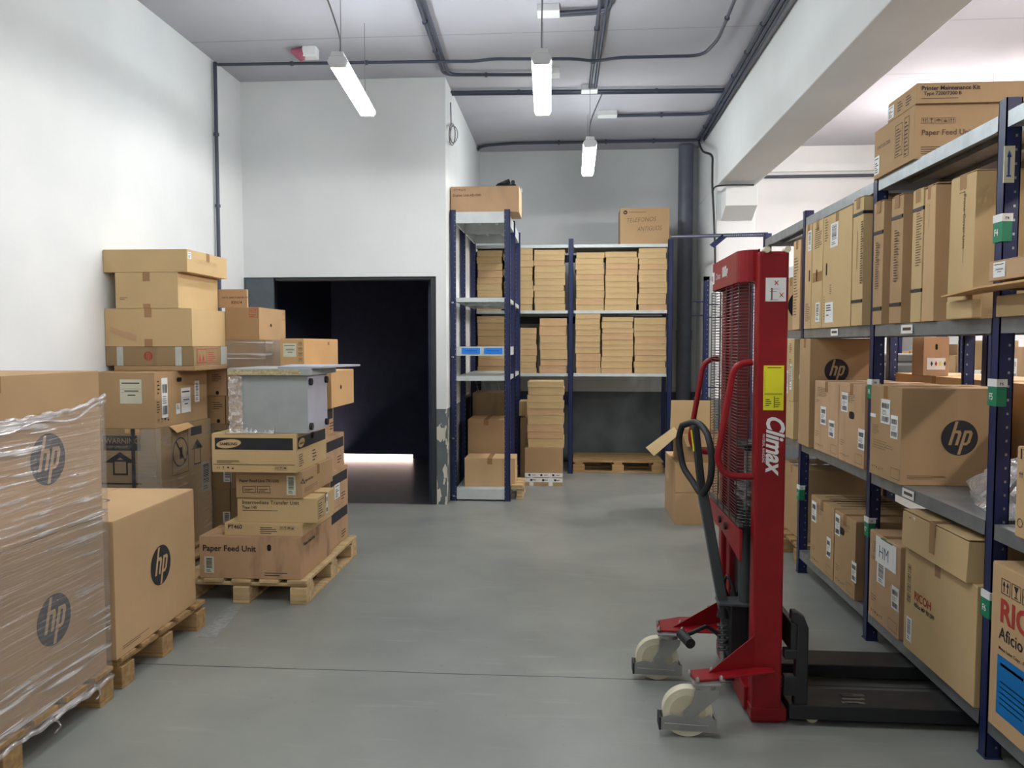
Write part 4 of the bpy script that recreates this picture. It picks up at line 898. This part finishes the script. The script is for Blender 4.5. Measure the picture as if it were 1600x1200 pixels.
def stack(desc, px0, px1, pyt, pyb, zb, n, group, Y=YR + .01, d=.42, rnd=0, zt=None):
    x0, x1 = onY(px0, 480, Y).x, onY(px1, 480, Y).x; zt = zt or onY((px0 + px1) / 2, pyt, Y).z; r = random.Random(desc); hs = [r.choice((.9, 1, 1, 1.08, 1.3)) for _ in range(n)]; k = (zt - zb) / sum(hs); z = zb
    for i in range(n):
        h = hs[i] * k; j = r.uniform(-.008, .008)
        lab = ('lowest' if i == 0 else 'topmost' if i == n - 1 else ORD[i] + ' from bottom') + ' flat carton in the ' + desc
        flat(lab, (x0 + x1) / 2 + j, Y + d / 2 + r.uniform(0, .012), z + .0005, (x1 - x0) - .012, d, h - .003, group, 0, r.uniform(-.012, .012), r.choice((0, 1, 1, 1))); z += h
G = 'flat brown cartons stacked on the back rack'
zu, zl = ZB[1] + .001, ZB[2] + .001
for d_, a, b, c_, n in (('upper shelf stack seen through the side rack', 745, 785, 391, 9), ('upper shelf stack close behind the side rack post', 787, 809, 396, 8), ('upper shelf stack just right of the side rack', 811, 833, 388, 9), ('upper shelf stack left of the middle post', 834, 883, 390, 10),
                        ('upper shelf stack right of the middle post', 899, 944, 394, 10), ('upper shelf stack centred in the right bay', 945, 996, 393, 10), ('upper shelf stack at the far right', 997, 1042, 387, 11)):
    stack(d_, a, b, c_, 485, zu, n, G)
for d_, a, b, c_, n in (('lower shelf stack seen through the side rack', 745, 790, 494, 8), ('lower shelf stack just right of the side rack', 811, 839, 512, 8), ('lower shelf stack left of the middle post', 843, 887, 497, 7),
                        ('lower shelf stack right of the middle post', 899, 939, 488, 10), ('lower shelf stack centred in the right bay', 940, 990, 495, 10), ('lower shelf stack at the far right', 991, 1042, 496, 9)):
    stack(d_, a, b, c_, 583, zl, n, G)
# floor stack left bay
Yf = 8.32
c = Carton('floor box sealed with white printed tape below the flat cartons', onY(820, 757, Yf).x, Yf, 0, onY(879, 757, Yf).x, Yf + .42, onY(850, 700, Yf).z, KC, tape=False)
mb = MB()
for v in (.095, .04): c.F.rect(mb, 0, v, c.w, v + .045, 0, .0015); [c.F.rect(mb, .04 + .13 * i + (.02 if v < .05 else 0), v + .012, .062 + .13 * i + (.02 if v < .05 else 0), v + .034, 1, .0025) for i in range(3)]; [c.F.rect(mb, .08 + .13 * i, v + .02, .12 + .13 * i, v + .027, 2, .0025) for i in range(3)]
for u in (.05, .26): c.F.rect(mb, u, 0, u + .045, .09, 0, .0014)
mb.build('printed_tape', [PAPER, INK, BROWNINK], c.r, -1, world=False)
zz = onY(850, 700, Yf).z
stack('floor stack below the back rack shelves', 824, 882, 593, 700, zz + .001, 9, 'flat brown cartons piled on the floor box', Yf + .02, .4, zt=onY(850, 596, Yf).z)
# box on top and the empty pallet
Yh = 9.2
c = Carton('box with handwriting standing on top of the back rack', onY(969, 350, Yh).x, Yh, ZB[0] + .001, onY(1046, 350, Yh).x, Yh + .35, onY(1000, 325, Yh).z, KC, tape=False)
c.F.disc
mb = MB(); c.F.disc(mb, .06, c.h - .05, .024, 0); c.F.text(mb, 'hp', .045, c.h - .058, .028, 2, n=.003); c.F.rect(mb, .1, c.h - .05, .3, c.h - .045, 1); c.F.text(mb, 'TELEFONOS', .07, c.h - .17, .075, 1, .05, -.012, .2, .85); c.F.text(mb, 'ANTIGUOS', .2, c.h - .27, .075, 1, .04, -.012, .2, .75)
mb.build('handwriting', [INK, BROWNINK, KC], c.r, -1, world=False)
pallet('empty pallet on the floor under the right bay of the back rack', .06, 9.22, 1.14, 9.95, WOODD, 'x')

# ------------------------------------------------------------------ side rack along the side wall
YS = 7.46
t = thing('shelving_rack', 'tall narrow blue rack with pale shelves beside the doorway', 'rack', (-.86, YS, 0))
SX0, SX1 = -1.15, -.565; SY = [YS, 8.16, 9.02]
for k_, y in enumerate(SY):
    upright(t, SX0, y, 2.845, 1, 1, holes='edge'); upright(t, SX1, y, 2.845, -1, 1, holes='edge')
ZS = [(2.825, .105), (1.998, .04), (1.52, .085), (1.231, .042), (.115, .098)]
for i in range(2):
    for z, lip in ZS:
        if i == 1 and z == 1.52: continue
        s_ = shelf(t, SX0 + .04, SY[i] + (.004 if i == 0 else .02), SX1 - .012, SY[i + 1] - .004, z, PALE, lip)
        if i == 0 and z == 1.52:
            mb = MB(); mb.box(SX0 + .11, YS - .002, z - .068, SX0 + .29, YS + .0, z - .012, 0); mb.box(SX0 + .33, YS - .002, z - .068, SX0 + .51, YS + .0, z - .012, 0)
            mb.box(SX0 + .14, YS - .003, z - .042, SX0 + .26, YS - .002, z - .036, 1); mb.box(SX0 + .36, YS - .003, z - .042, SX0 + .48, YS - .002, z - .036, 1)
            mb.build('blue_label', [BLUELBL, plain('dark_blue_print', (20, 60, 130), .6)], s_)
for z in (1.95, 1.42, .62, .05): MB().cyl((SX0 - .005, YS + .02, z), (SX0 - .001 + .03, YS - .012, z), .008, 0, 8).build('anchor_bolt', GALV, t)
Yd = 7.518
c = Carton('wide box lettered Duplex Unit on top of the side rack', onY(704, 300, Yd).x, Yd, 2.827, onY(811, 300, Yd).x, Yd + .42, onY(750, 291, Yd).z, KP, tape=False)
c.print(lambda m: (c.F.icons(m, .025, c.h - .045, .022, 5), c.F.text(m, 'Duplex Unit AD1000', .022, c.h - .095, .032, bold=.01)), [BROWNINK])
mb = MB(); z = onY(750, 291, Yd).z + .001; x0 = onY(776, 285, 7.7).x
t = thing('black_bracket', 'black plastic part lying on top of the duplex box', 'plastic part', (x0 + .1, 7.7, z))
MB().box(x0, 7.62, z, x0 + .2, 7.8, z + .035).build('tray', RUBBER, t, .006); MB().prism([(x0 + .01, 7.6, z + .036), (x0 + .13, 7.6, z + .085), (x0 + .14, 7.6, z + .065), (x0 + .09, 7.6, z + .036)], (0, .14, 0)).build('tilted_plate', RUBBER, t, .004); MB().cyl((x0 + .17, 7.6, z + .05), (x0 + .17, 7.74, z + .05), .02, 0, 14).build('roller', RUBBER, t)
single(MB().box(onY(725, 285, 7.85).x, 7.85, z, x0 + .24, 7.9, z + .04), 'foam_strip', 'pale foam strip behind the black part on the duplex box', 'foam', (-1, 7.85, z), WHITE)
c = Carton('dark end of a second box under the duplex box, top shelf', SX1 + .005, 7.62, 2.66, SX1 + .10, 7.9, 2.8265, KD, tape=False) if False else None
# things on the side rack bottom and pallet behind
Yq = 7.62
c = Carton('plain taped box at the bottom of the side rack', onY(726, 750, Yq).x, Yq, .116, onY(800, 750, Yq).x + .03, Yq + .34, onY(750, 716, Yq).z, KA, slit='y')
c = Carton('tall shaded box behind the taped box in the side rack', onY(729, 700, 8.06).x + .02, 8.02, .116, onY(802, 700, 8.06).x - .09, 8.5, onY(760, 655, 8.06).z, KC, slit='y')
c = Carton('dim box furthest back on the bottom of the side rack', SX0 + .08, 8.55, .116, SX1 - .08, 8.98, 1.0, KD)
pallet('light pallet poking out to the right of the side rack', -.57 + .01, 7.7, -.47, 8.3, WOOD, 'y') if False else None
t = thing('wooden_pallet', 'light pallet end poking out right of the side rack', 'pallet', (-.51, 7.62, 0))
x0, x1 = SX1 + .004, onY(817, 770, 7.55).x
for y in (7.56, 7.72, 7.88): MB().box(x0, y, .122, x1, y + .12, .144).build('deck_board', WOOD, t, .003)
MB().box(x0 + .0, 7.56, .1, x1, 8.0, .121).build('stringer_board', WOOD, t, .003)
for y in (7.57, 7.86): MB().box(x1 - .065, y, .022, x1 - .005, y + .12, .099).build('block', WOOD, t, .004)
MB().box(x1 - .07, 7.56, 0, x1, 8.0, .021).build('bottom_board', WOOD, t, .003)
c = Carton('upright box leaning right of the side rack, upper one', -.56, 8.78, .72, onY(823, 650, 8.78).x, 9.08, onY(815, 627, 8.78).z, KB, tape=False)
c = Carton('box right of the side rack under the leaning box', -.545, 8.77, .0, onY(824, 650, 8.78).x, 9.08, .70, KC, tape=False)
# glassware-like white wire rack low behind the side rack
t = thing('wire_frame', 'thin white wire frame leaning in the shade of the side rack', 'wire frame', (-1.0, 8.9, .9))
for k_ in range(4): MB().tube([onY(744 + 11 * k_, 597, 9.0), onY(752 + 11 * k_, 628, 9.0)], .004, 0, 6).build('rod', STEEL, t)
for y_ in (598, 618): MB().tube([onY(742, y_, 9.0), onY(788, y_ + 2, 9.0)], .004, 0, 6).build('rod', STEEL, t)

# ------------------------------------------------------------------ boxes on the floor beside the lift truck
Yb = 6.60
xa = onY(1055, 790, Yb).x
c = Carton('lower brown box on the floor behind the lift truck', xa, Yb, 0, xa + .42, 7.3, .277, KA, tape=False, bevel=.008)
c = Carton('middle brown box stacked behind the lift truck', xa, Yb, .278, xa + .42, 7.3, .535, KA, tape=False, bevel=.008)
for v in (.12, .2): c.L.sticker(c.r, .2, v * .3, .02, .03, 9)
# open box with raised flaps
z0 = .536; W, D, Hh = .36, .4, .24; x0 = onY(1062, 715, Yb + .03).x; y0 = Yb + .03
t = thing('open_cardboard_box', 'open box with raised flaps on the two brown boxes', 'box', (x0 + W / 2, y0 + D / 2, z0))
mb = MB(); th = .005
mb.box(x0, y0, z0, x0 + W, y0 + D, z0 + th); mb.box(x0, y0, z0, x0 + W, y0 + th, z0 + Hh); mb.box(x0, y0 + D - th, z0, x0 + W, y0 + D, z0 + Hh); mb.box(x0, y0, z0, x0 + th, y0 + D, z0 + Hh); mb.box(x0 + W - th, y0, z0, x0 + W, y0 + D, z0 + Hh)
mb.build('box_body', KC, t, .002)
zt_ = z0 + Hh; top = onY(1085, 626, y0 + D).z
MB().prism([(x0 - .03, y0 + D, zt_), (x0 + W, y0 + D, zt_), (x0 + W, y0 + D + .03, top), (x0 - .02, y0 + D + .03, top)], (0, .005, 0)).build('flap', KB, t, .002)
a1, a2, a3, a4 = onY(1058, 698, y0), onY(1022, 713, y0 - .05), onY(1009, 700, y0 + .2), onY(1052, 675, y0 + .2)
MB().prism([(x0, y0 + .02, zt_), a2, a3, (x0, y0 + D - .02, zt_ + .02)], (0, 0, .005)).build('flap', KB, t, .001)
MB().prism([(x0 + .02, y0, zt_), (x0 + W, y0, zt_), (x0 + W, y0 - .05, zt_ - .1), (x0 + .05, y0 - .05, zt_ - .1)], (0, -.004, 0)).build('flap', KC, t, .001)
# short blue rack end frame in the corner beyond the truck
YE = 8.0
t = thing('rack_end_frame', 'blue upright frame in the corner between drainpipe and lift truck', 'rack', (onY(1098, 600, YE).x, YE, 0))
xe = onY(1098, 600, YE).x; ze = onY(1098, 432, YE).z
upright(t, xe, YE, ze, 1, 1); upright(t, xe + .5, YE, ze, -1, 1); MB().box(xe, YE, ze - .04, xe + .5, YE + .03, ze).build('top_beam', GALV, t)
for z in (1.95, 1.82, 1.1, .5): MB().tube([(xe, YE + .02, z), (xe + .5, YE + .02, z - .0)], .006, 0, 6).build('cross_bar', BLUE, t)
for z in (1.98, 1.84): MB().tube([(xe - .12, YE + .02, z), (xe, YE + .02, z)], .006, 0, 6).build('cross_bar', BLUE, t)

# ------------------------------------------------------------------ lift truck
t = lift = thing('pallet_stacker', 'red hand pallet stacker with mesh guard and black forks', 'pallet stacker', (.8, 3.45, 0))
Y0, Y1 = 3.13, 3.86; cx0, cx1 = .752, .872; zm = onY(1200, 392, Y0).z
for y, dy in ((Y0, .075), (Y1, -.075)):
    mb = MB(); a_, b_ = (y, y + dy) if dy > 0 else (y + dy, y)
    mb.box(cx0, a_, .0, cx1, b_, zm); mb.build('mast_column', RED, t, .011, segs=3)
    MB().box(cx0 - .003, a_ - .003, .012, cx1 + .02, b_ + .003, .065).build('column_foot', RED, t, .003)
for y in (Y0 + .085, Y1 - .155): MB().box(cx0 + .02, y, .05, cx1 - .01, y + .07, zm - .04).build('inner_mast', plain('dark_red_paint', (128, 22, 30), .4) if y < 3.3 else bpy.data.materials['dark_red_paint'], t, .006)
# cross plate at the top, bowed round the corners
def bow(x_out, z0, z1, th=.006, ya=Y0 + .03, yb=Y1 - .01, r=.07):
    path = [(cx0 + .005, ya)] + [(x_out + r - r * math.sin(q * PI / 12), ya + .02 + r * .0 + r - r * math.cos(q * PI / 12)) for q in range(7)]
    path += [(x_out + r - r * math.cos(q * PI / 12), yb - .02 - r + r * math.sin(q * PI / 12)) for q in range(7)] + [(cx0 + .005, yb)]
    return path
pl = bow(.69, 0, 0); zt0, zt1 = zm - .115, zm + .012
mb = MB(); n = len(pl); vs = []
for x, y in pl: vs += [(x, y, zt0), (x, y, zt1), (x + .007, y, zt0), (x + .007, y, zt1)]
fs = []
for i in range(n - 1):
    a_, b_ = i * 4, i * 4 + 4; fs += [(a_, b_, b_ + 1, a_ + 1), (a_ + 2, a_ + 3, b_ + 3, b_ + 2), (a_ + 1, b_ + 1, b_ + 3, a_ + 3), (a_, a_ + 2, b_ + 2, b_)]
mb.add(vs, fs); hp_ = mb.build('mast_head_plate', RED, t)
f = Face((.690, Y1 - .085, zt0), (0, -1, 0), (0, 0, 1)); mb = MB()
f.rect(mb, .0, .03, .06, .085, 0); f.text(mb, 'a', .012, .045, .05, 1, bold=.03, n=.003); f.text(mb, 'Climax', .085, .045, .04, 0, bold=.0, shear=.3); f.text(mb, '1000kg', .23, .045, .065, 0, bold=.02, sx=.7)
mb.build('lettering', [PAPER, RED], hp_, -1)
for x in (cx0 + .03, cx1 - .01): MB().cyl((x, Y0 - .012, zm + .005), (x, Y0 + .03, zm + .005), .013, 0, 12).build('guide_bolt', NYLON, t)
# stickers and lettering on the near column
f = Face((cx0, Y0, 0), (1, 0, 0), (0, 0, 1))
def zy(py): return onY(1198, py, Y0).z
mb = MB(); f.rect(mb, .028, zy(471), .108, zy(434), 0, .001)
for (u, v) in ((.07, zy(442)), (.09, zy(461))):
    for s in (1, -1): f.poly(mb, [(u - .009, v - .008 * s), (u - .006, v - .009 * s), (u + .009, v + .008 * s), (u + .006, v + .009 * s)], 1, .0018)
f.lines(mb, .045, zy(456), .09, zy(448), 2, 2, .15); f.rect(mb, .05, zy(468), .055, zy(450), 2, .0018); f.lines(mb, .045, zy(469), .1, zy(467), 1, 2, .4)
mb.build('warning_sticker', [PAPER, REDINK, BROWNINK], t)
mb = MB(); f.rect(mb, .026, zy(641), .106, zy(571), 0, .001); f.rect(mb, .03, zy(616), .1, zy(615), 1, .0018); f.lines(mb, .03, zy(613), .034, zy(578), 14, 1, .3); f.rect(mb, .04, zy(575), .095, zy(574), 1, .0018)
f.rect(mb, .068, zy(637), .071, zy(619), 1, .0018); f.lines(mb, .073, zy(636), .095, zy(620), 5, 1, .3); f.lines(mb, .035, zy(634), .06, zy(622), 4, 1, .4); mb.build('load_chart_sticker', [YEL, INK], t)
mb = MB(); f.text(mb, 'Climax', .043, zy(648), .098, 0, -PI / 2, .03, .35, .82, .001); f.text(mb, 'MATERIAL  HANDLING', .034 - .008, zy(678), .014, 0, -PI / 2, .0, 0, .8, .001); mb.build('brand_lettering', PAPER, t)
# mesh guard
def zx(py, px=1150): return onX(px, py, .7).z
mb = MB(); mp = bow(.70, 0, 0, ya=Y0 + .05, yb=Y1 + .03, r=.05); za, zb_ = .80, zt0 - .005; n = 76
for i in range(n): z = za + (zb_ - za) * i / (n - 1); mb.tube([(x, y, z) for x, y in mp], .0016, 0, 4)
for k_ in (2, 6, 9, 12, 15): 
    x, y = mp[min(k_, len(mp) - 1)]; mb.tube([(x - .002, y, za), (x - .002, y, zb_)], .002, 0, 4)
for y in (3.35, 3.48, 3.61): mb.tube([(.697, y, za), (.697, y, zb_)], .002, 0, 4)
mb.build('mesh_guard', WIRE, t)
MB().box(.70, Y0 + .05, .795, .72, Y1 - .02, .812).build('guard_rail', WIRE, t, .002)
MB().prism([(.70, Y0 + .03, .79), (.70, Y1 - .03, .79), (.70, Y1 - .03, .70), (.70, 3.5, .70), (.70, Y0 + .03, .66)], (.012, 0, 0)).build('lower_cross_plate', RED, t, .002)
for y in (3.42, 3.55): MB().cyl((.69, y, .745), (.70, y, .745), .016, 0, 12).build('plate_bolt', RUBBER, t)
MB().box(cx0 - .015, Y0 + .07, .02, cx1, Y1 - .07, .12).build('base_beam', RED, t, .004)
MB().box(cx0 + .03, Y0 + .07, zm - .1, cx1 - .03, Y1 - .07, zm - .03).build('top_beam', RED, t, .004)
# tube handles
for y, l in ((Y0 + .025, 0), (Y1 - .01, 1)):
    pts = [onY(*q, Y0 + .02) for q in ((1176, 566), (1158, 569), (1147, 580), (1142, 602), (1133, 650), (1125, 695), (1122, 715), (1128, 734), (1143, 743), (1176, 745))]
    MB().tube(smooth_path([(p.x, y, p.z) for p in pts], 5), .0135, 0, 12).build('guard_handle', RED, t)
# lift cylinder, carriage, chain
YM = (Y0 + Y1) / 2
MB().cyl((.79, YM - .07, .1), (.79, YM - .07, .82), .032, 0, 20).build('lift_cylinder', DGREY, t)
MB().cyl((.79, YM - .07, .82), (.79, YM - .07, 1.1), .016, 0, 14).build('piston_rod', STEEL, t)
MB().box(.755, YM - .16, 1.09, .82, YM + .02, 1.12).build('rod_crosshead', BLACK, t, .004)
MB().box(.80, Y0 + .1, .28, .86, Y1 - .1, .95).build('fork_carriage', BLACK, t, .005)
mb = MB()
for z in (.86, .90): mb.box(.77, YM - .2, z, .80, YM + .1, z + .015)
mb.build('carriage_rail', STEEL, t)
MB().tube(smooth_path([(.76, 3.62, .35), (.73, 3.6, .42), (.735, 3.55, .48), (.76, 3.52, .42), (.77, 3.5, .3)], 5), .008, 0, 8).build('hydraulic_hose', RUBBER, t)
MB().cyl((.79, 3.60, .10), (.79, 3.60, .40), .03, 0, 16).build('pump_body', BLACK, t)
# pump and spring
py_ = 3.44; sp = onY(1129, 1035, py_)
pm = MB().box(sp.x + .02, py_ - .05, .12, sp.x + .1, py_ + .05, .40).build('hydraulic_pump', BLACK, t, .008)
MB().cyl((sp.x, py_, .12), (sp.x, py_, .40), .013, 0, 12).build('plunger', STEEL, pm)
MB().tube([(sp.x + .024 * math.cos(a_ * PI / 5), py_ + .024 * math.sin(a_ * PI / 5), .17 + .0022 * a_) for a_ in range(62)], .0045, 0, 6).build('spring', DGREY, pm)
MB().tube([(sp.x, py_, .33), (sp.x, py_, .375)], [.03, .02], 0, 14).build('spring_cap', BLACK, pm)
MB().prism([(sp.x - .03, py_ - .05, .395), (sp.x + .11, py_ - .07, .395), (sp.x + .11, py_ + .05, .395), (sp.x - .03, py_ + .04, .395)], (0, 0, .014)).build('pump_bracket', DGREY, pm, .003)
MB().box(sp.x - .0, py_ - .06, .06, sp.x + .1, py_ + .06, .14).build('pump_base', BLACK, pm, .006)
# tiller
b0 = onY(1138, 992, py_); b1 = onY(1098, 770, 3.46)
tl = MB(); d_ = (b1 - b0).normalized(); w_ = .022
def bar(mb, p, q, hx, hy, m=0):
    d = (q - p).normalized(); ax = Vector((0, 1, 0)); ay = d.cross(ax).normalized(); vs = []
    for P_ in (p, q):
        for s1, s2 in ((-1, -1), (1, -1), (1, 1), (-1, 1)): vs.append(P_ + ax * hy * s1 + ay * hx * s2)
    mb.add(vs, [(0, 1, 2, 3), (7, 6, 5, 4), (0, 4, 5, 1), (1, 5, 6, 2), (2, 6, 7, 3), (3, 7, 4, 0)], m)
bar(tl, b0, b1, .022, .022); til = tl.build('tiller', DGREY, t, .004)
RG = [(1066, 665, 3.60), (1086, 660, 3.53), (1100, 670, 3.45), (1108, 688, 3.38), (1112, 715, 3.36), (1110, 748, 3.37), (1101, 768, 3.42), (1094, 770, 3.47), (1082, 752, 3.54), (1069, 732, 3.59), (1064, 712, 3.61), (1061, 685, 3.62)]
RP = [onY(*q) for q in RG]; RPs = smooth_path(RP + [RP[0]], 5)[:-1]
MB().tube(RPs, .015, 0, 10, True).build('grip_ring', RUBBER, til)
bm_ = MB(); bar(bm_, onY(1097, 772, 3.46), onY(1086, 664, 3.52), .016, .022); bm_.build('grip_spine', BLACK, til, .005)
bm_ = MB(); bar(bm_, onY(1084, 705, 3.49), onY(1080, 672, 3.50), .003, .004); bm_.build('release_lever', YEL, til)
# foot pedal
pp = [onY(1138, 1004, 3.44), onY(1108, 981, 3.44), onY(1098, 981, 3.42), onY(1078, 990, 3.38), onY(1062, 992, 3.36)]
pd = MB().tube(smooth_path(pp, 4), .009, 0, 8).build('foot_pedal', BLACK, t); q0, q1 = onY(1064, 990, 3.38), onY(1079, 1006, 3.28); MB().cyl(q0, q1, .022, 0, 16).build('pedal_grip', RUBBER, pd)
# wheel brackets and casters
def caster(dY, plate, gus, pivot, wc, name='steering_caster'):
    Zp = .225
    P_ = [onZ(*q, Zp) for q in plate]; pl_ = MB().prism(P_, (0, 0, .008)).build('caster_bracket', RED, t, .002)
    g = [Vector(q) for q in gus]; MB().prism(g, (0, .006, 0)).build('gusset', RED, pl_, .001)
    cxw, czw = wc.x, .098
    ca = MB().box(pivot - .055, dY - .045, Zp - .012, pivot + .055, dY + .045, Zp - .001).build(name, STEEL, t, .003)
    MB().cyl((pivot, dY, Zp - .03), (pivot, dY, Zp - .012), .04, 0, 24).build('swivel_bearing', STEEL, ca)
    wh = MB(); wh.cyl((cxw, dY - .022, czw), (cxw, dY + .022, czw), .097, 0, 40); wh.build('wheel', NYLON, ca, .008)
    MB().cyl((cxw, dY - .024, czw), (cxw, dY + .024, czw), .07, 0, 32).build('wheel_hub', plain('grey_cream_nylon', (196, 190, 160), .5) if 'grey_cream_nylon' not in bpy.data.materials else bpy.data.materials['grey_cream_nylon'], ca, .003)
    MB().cyl((cxw, dY - .036, czw), (cxw, dY + .036, czw), .013, 0, 14).build('axle_bolt', STEEL, ca)
    for s in (-1, 1):
        y = dY + s * .030
        MB().prism([(pivot - .045, y, Zp - .03), (pivot + .05, y, Zp - .03), (pivot + .045, y, Zp - .06), (cxw + .03, y, czw - .01), (cxw, y, czw - .02), (cxw - .022, y, czw + .004), (pivot - .05, y, czw + .045)], (0, .003 * s, 0)).build('caster_fork', STEEL, ca, .001)
        MB().prism([(cxw - .108, y, .078), (cxw - .06, y, .096), (cxw - .03, y, .088), (cxw, y, .105), (cxw + .055, y, .08), (cxw + .085, y, .097), (cxw + .108, y, .07), (cxw + .108, y, .025), (cxw - .108, y, .03)], (0, .002 * s, 0)).build('brake_guard', STEEL, ca, .001)
        MB().tube([(cxw - .09, y + .005 * s, .058), (cxw + .08, y + .005 * s, .052)], .003, 0, 6).build('guard_rod', STEEL, ca)
    for s in (-1, 1): MB().box(cxw + s * .108 - .004, dY - .033, .03, cxw + s * .108 + .004, dY + .033, .08).build('brake_pad', RUBBER if s < 0 else STEEL, ca)
    return pl_
Pn = [(1073, 1050), (1088, 1066), (1125, 1063), (1212, 1052), (1205, 1045), (1115, 1046)]
g0 = onZ(1107, 1053, .233)
caster(3.02, Pn, [(g0.x, 3.06, .233), (cx0 + .01, 3.06 + .07, .233), (cx0 + .01, 3.13, .365)], onY(1102, 1068, 3.02).x, onY(1073, 1112, 3.02))
Pf = [(1025, 972), (1027, 987), (1125, 991), (1128, 966), (1060, 966)]
g1 = onZ(1050, 978, .233)
caster(3.53, Pf, [(g1.x, 3.55, .233), (cx0 - .03, 3.62, .233), (cx0 - .03, 3.62, .345)], onY(1045, 990, 3.53).x, onY(1026, 1028, 3.53))
for q in ((1077, 1050), (1090, 1062), (1127, 1059), (1112, 1046)):
    p = onZ(*q, .24); MB().tube([(p.x, p.y, .232), (p.x, p.y, .243), (p.x, p.y, .25)], [.008, .008, .003], 0, 10).build('dome_nut', STEEL, t)
for q in ((1028, 973), (1030, 982), (1066, 983), (1063, 972)):
    p = onZ(*q, .24); MB().tube([(p.x, p.y, .232), (p.x, p.y, .243), (p.x, p.y, .25)], [.008, .008, .003], 0, 10).build('dome_nut', STEEL, t)
MB().box(cx0 - .05, 3.6, .21, cx0 + .02, Y1, .236).build('bracket_arm', RED, t, .003)
# forks
for ya_, yb2 in ((3.115, 3.285), (3.53, 3.70)):
    fk = MB(); fk.prism([(.90, ya_, .028), (1.95, ya_, .028), (2.03, ya_, .045), (2.03, ya_, .06), (1.95, ya_, .086), (.90, ya_, .086)], (0, yb2 - ya_, 0)); fo_ = fk.build('fork', BLACK, t, .004)
    MB().prism([(.92, ya_ + .01, .08), (.975, ya_ + .01, .08), (.975, ya_ + .01, .40), (.955, ya_ + .01, .45), (.925, ya_ + .01, .47), (.905, ya_ + .01, .47), (.905, ya_ + .01, .43), (.93, ya_ + .01, .41)], (0, .04, 0)).build('fork_shank', BLACK, fo_, .006)
    MB().box(.88, ya_ + .01, .12, .93, ya_ + .05, .2).build('shank_link', BLACK, fo_, .004); MB().box(.88, ya_ + .01, .27, .93, ya_ + .05, .31).build('shank_link', BLACK, fo_, .004)
    for x in (1.0, 1.85): MB().cyl((x, ya_ + .03, .028), (x, yb2 - .03, .028), .027, 0, 18).build('load_roller', NYLON, fo_)
MB().box(.905, 3.13, .30, .93, 3.86, .42).build('fork_backplate', BLACK, t, .004)
mb = MB(); q = Face((1.12, 3.115, .0868), (1, 0, 0), (0, 1, 0))
for i in range(3): q.rect(mb, .0 + .012 * i, .03 + .035 * i, .09 + .012 * i, .05 + .035 * i, 0, .0006)
q.lines(mb, .01, .03, .1, .13, 4, 1, .3); mb.build('worn_sticker', [plain('worn_sticker_paper', (120, 116, 104), .7, var=.15, scale=50), INK], t)
